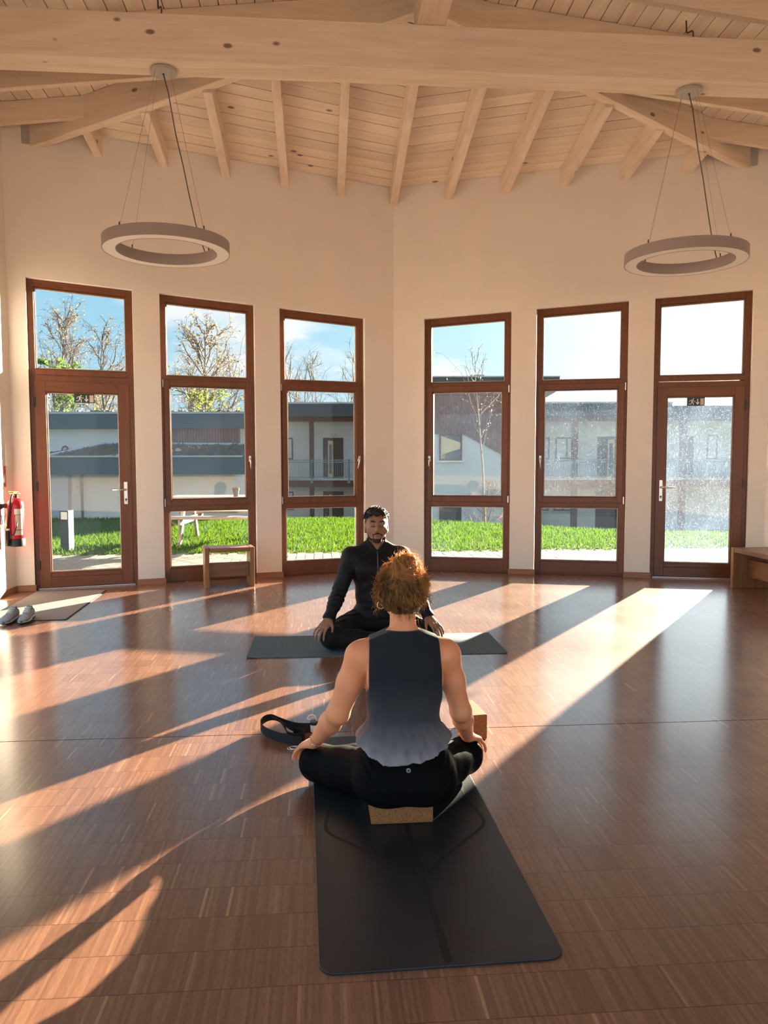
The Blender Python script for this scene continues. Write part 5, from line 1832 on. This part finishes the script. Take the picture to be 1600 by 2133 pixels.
# houses ------------------------------------------------------------------
class House:
    def __init__(self, name, label, px, D):
        r, _ = local(px, 961, D)
        self.off = (r, D)
        self.root = thing(name, label, 'building', matrix=HOUSE @ Matrix.Translation((r, D, 0)))

    def box(self, name, px0, px1, py0, py1, D, depth, m, parent=None, proud=0.0, bevel=0, zmin=None):
        """a solid whose front face stands at distance D"""
        r0, zt = local(px0, py0, D); r1, zb = local(px1, py1, D)
        if zmin is not None: zb = zmin
        b = MB(); b.box(r0 - self.off[0], r1 - self.off[0], D - self.off[1] - proud, D - self.off[1] + depth, zb, zt)
        return b.build(name, m, parent or self.root, bevel=bevel)

    def poly(self, name, pts, D, depth, m, parent=None):
        q = [local(x, y, D) for x, y in pts]
        b = MB(); b.prism([(x - self.off[0], D - self.off[1], z) for x, z in q], [(x - self.off[0], D - self.off[1] + depth, z) for x, z in q])
        return b.build(name, m, parent or self.root)

    def window(self, px0, px1, py0, py1, D, blind=0.6, sill=True, split=0.0, fm='red_beam'):
        r0, zt = local(px0, py0, D); r1, zb = local(px1, py1, D)
        r0, r1 = r0 - self.off[0], r1 - self.off[0]; y = D - self.off[1]
        b = MB(); w = .075
        b.box(r0, r1, y - .03, y + .10, zt - w, zt); b.box(r0, r1, y - .03, y + .10, zb, zb + w)
        b.box(r0, r0 + w, y - .03, y + .10, zb + w, zt - w); b.box(r1 - w, r1, y - .03, y + .10, zb + w, zt - w)
        if split:
            xs_ = r0 + (r1 - r0) * split; b.box(xs_ - .04, xs_ + .04, y - .03, y + .10, zb + w, zt - w)
        f = b.build('window', M[fm], self.root)
        b = MB(); b.box(r0 + w, r1 - w, y + .02, y + .05, zb + w, zt - w); b.build('pane', M['glass_dark'], f)
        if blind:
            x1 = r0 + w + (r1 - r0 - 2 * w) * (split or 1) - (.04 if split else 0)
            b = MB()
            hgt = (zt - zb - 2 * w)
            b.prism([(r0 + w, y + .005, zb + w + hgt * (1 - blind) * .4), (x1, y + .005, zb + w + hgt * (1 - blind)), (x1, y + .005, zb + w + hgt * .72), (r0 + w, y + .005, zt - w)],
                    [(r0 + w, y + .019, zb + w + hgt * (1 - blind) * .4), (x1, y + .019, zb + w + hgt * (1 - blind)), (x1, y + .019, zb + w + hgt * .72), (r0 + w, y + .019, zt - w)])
            b.build('blind', M['blind'], f)  # slanted cream patch standing in for a warm reflection
        if sill:
            b = MB(); b.box(r0 - .05, r1 + .05, y - .10, y + .02, zb - .07, zb); b.build('sill', M['sill'], f)
        return f

    def door(self, px0, px1, py0, py1, D, strip=None):
        f = self.box('door', px0, px1, py0, py1, D, .10, M['door_brown'], proud=.03)
        if strip:
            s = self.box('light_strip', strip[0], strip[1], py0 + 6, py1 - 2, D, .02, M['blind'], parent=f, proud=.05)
            self.box('pane', strip[0] + 2.6, strip[1] - 2.6, py0 + 14, py1 - 10, D, .02, M['glass_dark'], parent=f, proud=.06)
            h = MB(); r0, z0 = local(px0 + 6, py0 + 36, D); _, z1 = local(px0 + 6, py0 + 68, D)
            h.tube([(r0 - self.off[0], D - self.off[1] - .09, z0), (r0 - self.off[0], D - self.off[1] - .09, z1)], .02, 8); h.build('handle', M['rail'], f)
        return f


# long two-storey house with an access gallery
gh = House('gallery_house', 'long two storey house with railed access gallery and slate roof edge', 1050, 42.0)
gh.box('wall', 560, 1720, 870, 961, 42.0, 6.0, M['render_white'], zmin=-2.6)
gh.box('roof_edge', 548, 1400, 839.5, 866.5, 39.8, 8.4, M['fascia'])
gh.box('roof_edge', 1400, 1740, 845, 872, 39.8, 8.4, M['fascia'])
gh.box('coping', 547, 1402, 837.6, 839.8, 39.75, .5, M['coping'])
gh.box('eaves_beam', 556, 1730, 866.5, 876, 40.4, .25, M['red_beam'])
gh.box('gallery_slab', 556, 1730, 999, 1013, 40.3, 2.0, M['red_beam'])
gh.box('slab_edging', 555, 1731, 996.5, 999.2, 40.25, .12, M['coping'])
for x0, x1 in ((644, 653.5), (1193.5, 1204), (1420, 1430), (860, 869)):
    gh.box('column', x0, x1, 875, 961, 40.45, .25, M['red_beam'], zmin=-2.6)
gh.door(673, 715.5, 912, 997, 42.0, (683, 694.5))
gh.door(1244.7, 1285, 909.5, 997, 42.0, (1266, 1278.5))
gh.door(1421, 1443, 908, 997, 42.0)
gh.door(673.5, 716, 1023.5, 1100, 42.0, (686, 692)); gh.door(1241, 1290, 1020, 1100, 42.0)
gh.window(596, 610.5, 912, 957, 42.0, blind=0)
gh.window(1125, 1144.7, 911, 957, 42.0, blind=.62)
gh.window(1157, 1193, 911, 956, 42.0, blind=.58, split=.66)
gh.window(1473, 1494, 906, 957, 42.0, blind=0)
gh.window(1128, 1143, 1040, 1064, 42.0, blind=0); gh.window(1154, 1191, 1040, 1064, 42.0, blind=0, split=.5)
gh.window(598, 612, 1024, 1062, 42.0, blind=0)
w_ = gh.box('wall_lamp', 689.5, 700.5, 903, 909, 41.9, .12, M['sill'], bevel=.04)
# railing: rails, posts with their foot plates, and the thin bars as one part
rb = MB(); D_ = 40.32
for py in (958.6, 962.8, 994.5):
    ra, z = local(558, py, D_); rb_, _ = local(1728, py, D_)
    rb.box(ra - gh.off[0], rb_ - gh.off[0], D_ - 42 - .02, D_ - 42 + .02, z - .022, z + .022)
rb.build('handrail', M['rail'], gh.root)
for px in (571, 649, 727, 1045, 1123, 1199, 1277, 1355, 1433, 1511):
    p = MB(); rr, zt = local(px, 957, D_ - .1); _, zb = local(px, 1003, D_ - .1)
    p.tube([(rr - gh.off[0], D_ - 42.1, zb), (rr - gh.off[0], D_ - 42.1, zt)], .032, 8)
    p.tube([(rr - gh.off[0], D_ - 42.16, zb - .03), (rr - gh.off[0], D_ - 42.04, zb - .03)], .075, 10)
    p.build('railing_post', M['rail'], gh.root)
bars = MB()
for px in np.arange(560, 1727, 4.1):
    rr, zt = local(px, 962, D_); _, zb = local(px, 994.5, D_)
    bars.box(rr - gh.off[0] - .008, rr - gh.off[0] + .008, D_ - 42 - .008, D_ - 42 + .008, zb, zt)
tag(bars.build('railing_bars', M['rail'], gh.root), kind='stuff')

# gable house with red brown boarding
gb = House('gable_house', 'gable house with red brown boarding above pale plaster and one window', 1000, 34.0)
gb.box('wall', 850, 1128, 820, 961, 34.0, 5.5, M['render_white'], zmin=-2.6)
gb.box('roof_edge', 838, 1166, 785, 796, 33.5, 6.1, M['fascia'])
gb.box('roof_edge', 838, 1137, 796, 822, 33.85, 5.6, M['siding'])
gb.box('chimney', 981, 1009, 780.5, 787, 35.0, 1.2, M['coping'])
gb.box('coping', 837, 1167, 783.2, 785.2, 33.45, .5, M['coping'])
gb.poly('eaves_board', [(1120, 838), (1166, 811.5), (1166, 796), (1120, 796)], 33.6, 3.0, M['red_beam'])
px = 856.0
while px < 1127:
    x1 = min(px + 11.4, 1127)
    bot = lambda x: 904 + max(0, x - 965.5) * .535
    gb.poly('siding_board', [(px, bot(px)), (x1, bot(x1)), (x1, 818), (px, 818)], 33.93, .05 + .012 * ((int(px) * 7) % 3 - 1), M['siding'])
    px += 12.0
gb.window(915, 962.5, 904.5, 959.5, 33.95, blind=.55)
gb.door(915, 961, 1056, 1100, 33.97)

# garages on the left
gl_ = House('garage', 'low garage with sloping green roof and dark slate roof edge', 320, 25.0)
gl_.box('wall', 60, 490, 985, 1100, 25.6, 4.0, M['render_white'], zmin=-2.0)
gl_.box('roof_edge', 40, 503.5, 951.5, 988, 25.0, .35, M['fascia'])
gl_.box('coping', 39, 504.5, 949.3, 952, 24.95, .42, M['coping'])
gl_.poly('side_panel', [(100, 988), (141.5, 988), (141.5, 1100), (100, 1100)], 25.3, .3, M['render_blue'])
b = MB(); r0, z0 = local(170, 988, 25.45); _, z1 = local(170, 1098, 25.45)
b.tube([(r0 - gl_.off[0] + .03, .48, z0 + .1), (r0 - gl_.off[0], .45, z0 - .12), (r0 - gl_.off[0], .45, z1)], .045, 10); b.build('downpipe', M['rail'], gl_.root, smooth=True)


def pt(px, py, D):
    r, z = local(px, py, D)
    return (r - gl_.off[0], D - 25.0, z)


b = MB()
A0, A1, A2, A3 = pt(40, 951.5, 25.3), pt(503, 951.5, 25.3), pt(522, 927.5, 29.5), pt(216, 926, 29.5)
b.prism([A0, A1, A2, A3], [(p[0], p[1], p[2] + .01) for p in (A0, A1, A2, A3)])
nr = 60
me_ = b.build('green_roof', M['sedum'], gl_.root)
b = MB(); b.tube([pt(95, 951, 25.25), pt(216, 925.5, 29.5), pt(523, 926.5, 29.6)], .07, 6); b.build('verge_trim', M['coping'], gl_.root)
b = MB(); q = [pt(503.5, 949.5, 25.0), pt(524, 924.5, 29.5), pt(524, 960, 29.5), pt(503.5, 988, 25.0)]
b.prism(q, [(p[0] + .08, p[1], p[2]) for p in q]); b.build('roof_edge', M['fascia'], gl_.root)
tf = MB(); rg = np.random.default_rng(4)
for i in range(420):
    u, v = rg.uniform(.06, 1), rg.random() ** .7 * .93
    p = np.array(A0) * (1 - u) * (1 - v) + np.array(A1) * u * (1 - v) + np.array(A2) * u * v + np.array(A3) * (1 - u) * v
    s = rg.uniform(.04, .14)
    tf.add([(p[0] - s, p[1], p[2]), (p[0] + s, p[1] + .02, p[2]), (p[0] + rg.normal(0, s * .5), p[1] + .05, p[2] + s * rg.uniform(.6, 1.3))], [(0, 1, 2)])
tag(tf.build('sedum_tufts', M['sedum'], gl_.root), kind='stuff')
b = MB(); rr = pt(442, 949, 25.6); b.lathe([(.05, -.1), (.05, .28), (.001, .28)], rr, 10); b.build('vent_pipe', M['anthracite'], gl_.root)

gu = House('back_garage', 'white building with slate roof edge and red brown boards behind the garage', 320, 33.0)
gu.box('wall', 20, 548, 889, 961, 33.0, 6, M['render_white'], zmin=-2.3)
gu.box('roof_edge', 5, 553, 861, 892, 32.5, 7, M['fascia'])
gu.box('coping', 4, 554, 857.8, 861.3, 32.45, .5, M['coping'])
bd = MB()
for i, px in enumerate(np.arange(352, 497.5, 5.7)):
    r0, zt = local(px, 891.5, 32.93); r1, zb = local(px + 5.3, 926, 32.93)
    bd.box(r0 - gu.off[0], r1 - gu.off[0], -.07 - .012 * (i % 2), .02, zb, zt)
tag(bd.build('siding_boards', M['siding'], gu.root), kind='stuff')
gu.box('base_flashing', 352, 498, 926, 932, 32.9, .1, M['coping'])
b = MB(); c = local(135.5, 940, 32.85)
b.tube([(c[0] - gu.off[0] + .135 * math.cos(a), -.15, c[1] + .21 * math.sin(a)) for a in np.linspace(0, math.pi, 14)], .035, 8); b.build('arched_pipe', M['red_beam'], gu.root, smooth=True)
st_m = MB(); rg = np.random.default_rng(9)
for i in range(150):
    px = rg.uniform(90, 545); r0, z0 = local(px, 858.5, 32.9); s = rg.uniform(.05, .16)
    a0 = [(r0 - gu.off[0] + s * math.cos(t) * rg.uniform(.8, 1.3), .15 + .5 * rg.random() + s * math.sin(t), z0 - .03) for t in np.linspace(0, 6.28, 7)[:-1]]
    cxm = np.mean(a0, axis=0)
    st_m.prism(a0, [tuple(cxm + (np.array(p) - cxm) * .45 + np.array([0, 0, s * rg.uniform(.6, 1.1)])) for p in a0])
tag(st_m.build('roof_gravel', M['stone'], gu.root), kind='stuff')


# trees ------------------------------------------------------------------
def grow(p, d, L, k, wob, grav, rg):
    pts = [np.array(p, float)]; d = np.array(d, float)
    for i in range(k - 1):
        d = nrm(d + rg.normal(0, wob, 3) + np.array([0, 0, grav]))
        pts.append(pts[-1] + d * L / (k - 1))
    return np.array(pts)


def tree(name, label, pos, height, rad, seed, n1=16, n2=7, n3=6, leaves=0, leaf=(.30, .22, .10), crown0=.25, spread=.75, droop=-.10, lsize=.10, group=None, tw=1.0, cat='tree', stems=1):
    rg = np.random.default_rng(seed)
    pos = np.array(pos, float)
    root = thing(name, label, cat, tuple(pos), group=group)
    inv = lambda A: np.asarray(A) - pos
    t_mb, prim, sec, ter = MB(), [], [], []
    ends = []
    for st in range(stems):
        d0 = nrm(np.array([rg.normal(0, .05 + .35 * (stems > 1)), rg.normal(0, .05 + .2 * (stems > 1)), 1]))
        trunk = grow(pos, d0, height, 14, .05, .05, rg)
        t_mb.tube(inv(trunk), list(np.linspace(rad, rad * .18, 14)), 7)
        for i in range(n1):
            f = crown0 + (1 - crown0) * (i + rg.random()) / n1 * .97
            j = f * 13; a, c = trunk[int(j)], trunk[min(int(j) + 1, 13)]
            p = a + (c - a) * (j - int(j))
            az = rg.uniform(0, 6.28)
            d = nrm(np.array([math.cos(az) * spread, math.sin(az) * spread, rg.uniform(.5, 1.1)]))
            L = height * (.42 * (1 - f) ** .7 + .08) * rg.uniform(.7, 1.15)
            br = grow(p, d, L, 9, .13, .03, rg); prim.append(br)
            for m in range(n2):
                k = rg.integers(2, 9); p2 = br[k - 1] + (br[min(k, 8)] - br[k - 1]) * rg.random()
                d2 = nrm((br[min(k, 8)] - br[k - 2]) / (L / 8) + rg.normal(0, .7, 3) + np.array([0, 0, .15]))
                L2 = L * rg.uniform(.25, .55)
                b2 = grow(p2, d2, L2, 7, .16, .0, rg); sec.append(b2)
                for q in range(n3):
                    kk = rg.integers(1, 7)
                    d3 = nrm(b2[kk] - b2[kk - 1] + rg.normal(0, .9 * L2 / 6, 3))
                    b3 = grow(b2[kk], d3, L2 * rg.uniform(.3, .7), 5, .22, droop, rg); ter.append(b3); ends.append(b3)
    t_mb.build('trunk', M['bark'], root, smooth=True)
    for nm, arr, r_ in (('branches', prim, rad * .28), ('twigs', sec, rad * .10), ('fine_twigs', ter, rad * .055 * tw)):
        if arr:
            A = inv(np.array(arr))
            o = strands(nm, A, np.full(len(arr), r_) * rg.uniform(.7, 1.2, len(arr)), np.zeros(len(arr)), M['bark'] if nm == 'branches' else M['twig'], root)
            tag(o, kind='stuff')
    if leaves and ends:
        E_ = np.array(ends); pick = rg.integers(0, len(E_), leaves); kk = rg.integers(1, 5, leaves)
        c = inv(E_[pick, kk]) + rg.normal(0, lsize * .6, (leaves, 3))
        u = rg.normal(0, 1, (leaves, 3)); u /= np.linalg.norm(u, axis=1, keepdims=True)
        v = np.cross(u, rg.normal(0, 1, (leaves, 3))); v /= np.linalg.norm(v, axis=1, keepdims=True) + 1e-9
        s = (lsize * rg.uniform(.5, 1.1, leaves))[:, None]
        V = np.stack([c - u * s, c + v * s * .6, c + u * s, c - v * s * .6], 1).reshape(-1, 3)
        me = bpy.data.meshes.new('foliage'); F = np.arange(len(V)).reshape(-1, 4)
        me.vertices.add(len(V)); me.vertices.foreach_set('co', V.astype(np.float32).ravel())
        me.loops.add(F.size); me.loops.foreach_set('vertex_index', F.astype(np.int32).ravel())
        me.polygons.add(len(F)); me.polygons.foreach_set('loop_start', np.arange(0, F.size, 4, dtype=np.int32)); me.update(calc_edges=True)
        tag(link('foliage', me, leaf_mat('leaf_' + name, leaf), root), kind='stuff')
    return root


def ground_at(px, D, z=-2.4):
    p = at(px, 961, D); return (p[0], p[1], z)


def top_h(py, D, z=-2.4): return 1.3 + (961 - py) * D / F_PX - z


TAN, YEL, GRN = (.17, .125, .075), (.22, .17, .07), (.08, .14, .02)
tree('birch', 'tall half bare birch behind the left door, leftmost of the trees', ground_at(126, 62), top_h(655, 62), .17, 21, 30, 7, 5, 1300, TAN, .28, .55, -.06, .10)
tree('birch', 'half bare birch partly hidden by the right edge of the left door', ground_at(245, 72), top_h(700, 72), .17, 22, 26, 7, 5, 900, TAN, .28, .55, -.16, .10)
tree('birch', 'pointed yellowing birch in the middle of the second window', ground_at(446, 60), top_h(693, 60), .19, 23, 34, 7, 5, 1900, (.20,.155,.085), .24, .62, -.10, .11)
tree('birch', 'lower bare birch left of the pointed one in the second window', ground_at(378, 76), top_h(750, 76), .14, 24, 22, 7, 5, 700, TAN, .25, .8, -.05, .10)
tree('leafy_tree', 'green leaved tree low at the left edge of the left door', ground_at(92, 46), top_h(752, 46), .12, 25, 20, 6, 4, 1100, GRN, .25, .8, -.05, .15)
tree('leafy_shrub', 'small yellow green shrub above the roof in the second window', ground_at(452, 48), top_h(826, 48), .08, 26, 14, 6, 4, 700, (.15, .19, .03), .3, .6, .0, .13, cat='shrub')
tree('birch', 'thin birch between the left door trees, above the back building roof', ground_at(205, 80), top_h(800, 80), .12, 32, 20, 7, 5, 1500, YEL, .3, .9, -.05, .13)
for px, py, sd, lab in ((606, 736, 27, 'bare tree at the left edge of the third window sky'), (632, 770, 28, 'small bare tree left of the middle in the third window sky'),
                        (668, 748, 29, 'bare slender tree in the middle of the third window sky'), (700, 742, 30, 'bare wide tree right of middle in the third window sky'),
                        (728, 752, 31, 'bare tree at the right edge of the third window sky')):
    tree('bare_tree', lab, ground_at(px, 66 + (sd - 27) * 7), top_h(py, 66 + (sd - 27) * 7), .15, sd, 11, 4, 3, 0, TAN, .42, .6, .04, tw=1.3)
p = at(1011, 1087, 18.0)
tree('sapling', 'thin young tree with pale twigs in front of the gable house', (p[0], p[1], -.35), top_h(742, 18.0, -.35), .032, 41, 13, 4, 2, 260, (.24, .22, .17), .40, .42, .03, .022, tw=1.8)
p = at(1003, 1087, 18.8)
tree('bare_shrub', 'dark bare shrub with curved twigs behind the thin young tree', (p[0], p[1], -.6), 1.5, .026, 42, 10, 5, 4, 0, TAN, .05, 1.7, -.04, tw=1.4, cat='shrub', stems=4)

# bollard lamp -------------------------------------------------------------
p = at(141, 1147, 11.25)
bl = thing('bollard_lamp', 'anthracite square bollard lamp on the lawn edge behind the left door', 'bollard', (p[0], p[1], -.01), R(-16))
b = MB(); b.box(-.068, .068, -.068, .068, 0, .470); b.build('post', M['anthracite'], bl, bevel=.004)
b = MB(); b.box(-.068, .068, -.068, .068, .580, .600); b.box(-.068, -.052, -.068, .068, .470, .580); b.box(.052, .068, -.068, .068, .470, .580); b.build('cap', M['anthracite'], bl, bevel=.003)
b = MB(); b.box(-.052, .052, -.066, .066, .470, .580); b.build('lens', M['switch_white'], bl)

# picnic table -------------------------------------------------------------
p = at(470, 1100, 12.6)
pt_ = thing('picnic_table', 'weathered wooden picnic table on the lawn behind the second window', 'table', (p[0], p[1], -.012), R(-3))
for i in range(5):
    b = MB(); b.box(-.86, .86, -.36 + i * .145, -.36 + i * .145 + .138, .715, .752); b.build('table_board', M['grey_wood'], pt_, bevel=.004)
for y0 in (-.86, -.715, .575, .720):
    b = MB(); b.box(-.90, .90, y0, y0 + .138, .425, .462); b.build('bench_board', M['grey_wood'], pt_, bevel=.004)
for x in (-.60, .60):
    for s in (-1, 1):
        b = MB(); b.prism([(x - .022, s * .60, 0), (x + .022, s * .60, 0), (x + .022, s * .72, 0), (x - .022, s * .72, 0)],
                          [(x - .022, s * .22, .715), (x + .022, s * .22, .715), (x + .022, s * .34, .715), (x - .022, s * .34, .715)])
        b.build('leg', M['grey_wood'], pt_, bevel=.003)
    b = MB(); b.box(x + .023, x + .063, -.84, .84, .335, .424); b.build('bench_bearer', M['grey_wood'], pt_, bevel=.003)
    b = MB(); b.box(x + .023, x + .063, -.36, .36, .635, .714); b.build('table_bearer', M['grey_wood'], pt_, bevel=.003)
pp = at(491.5, 1031, 12.3)
pot = thing('potted_plant', 'dark flower pot standing on the picnic table', 'plant pot', (pp[0], pp[1], .741))
b = MB(); b.lathe([(.036, 0), (.052, .11), (.058, .11), (.058, .135), (.050, .135), (.048, .115), (.001, .112)], n=24); weighted(b.build('pot', M['anthracite'], pot))
b = MB(); rg = np.random.default_rng(2)
for i in range(60):
    a, rr, h_ = rg.uniform(0, 6.28), rg.uniform(0, .045), rg.uniform(.02, .05)
    x, y = rr * math.cos(a), rr * math.sin(a); s = .008
    b.add([(x - s, y, .11), (x + s, y, .11), (x + rg.normal(0, .015), y + rg.normal(0, .012), .12 + h_)], [(0, 1, 2)])
tag(b.build('dry_stems', mat('dry_stems', (.20, .13, .10), .9), pot), kind='stuff')
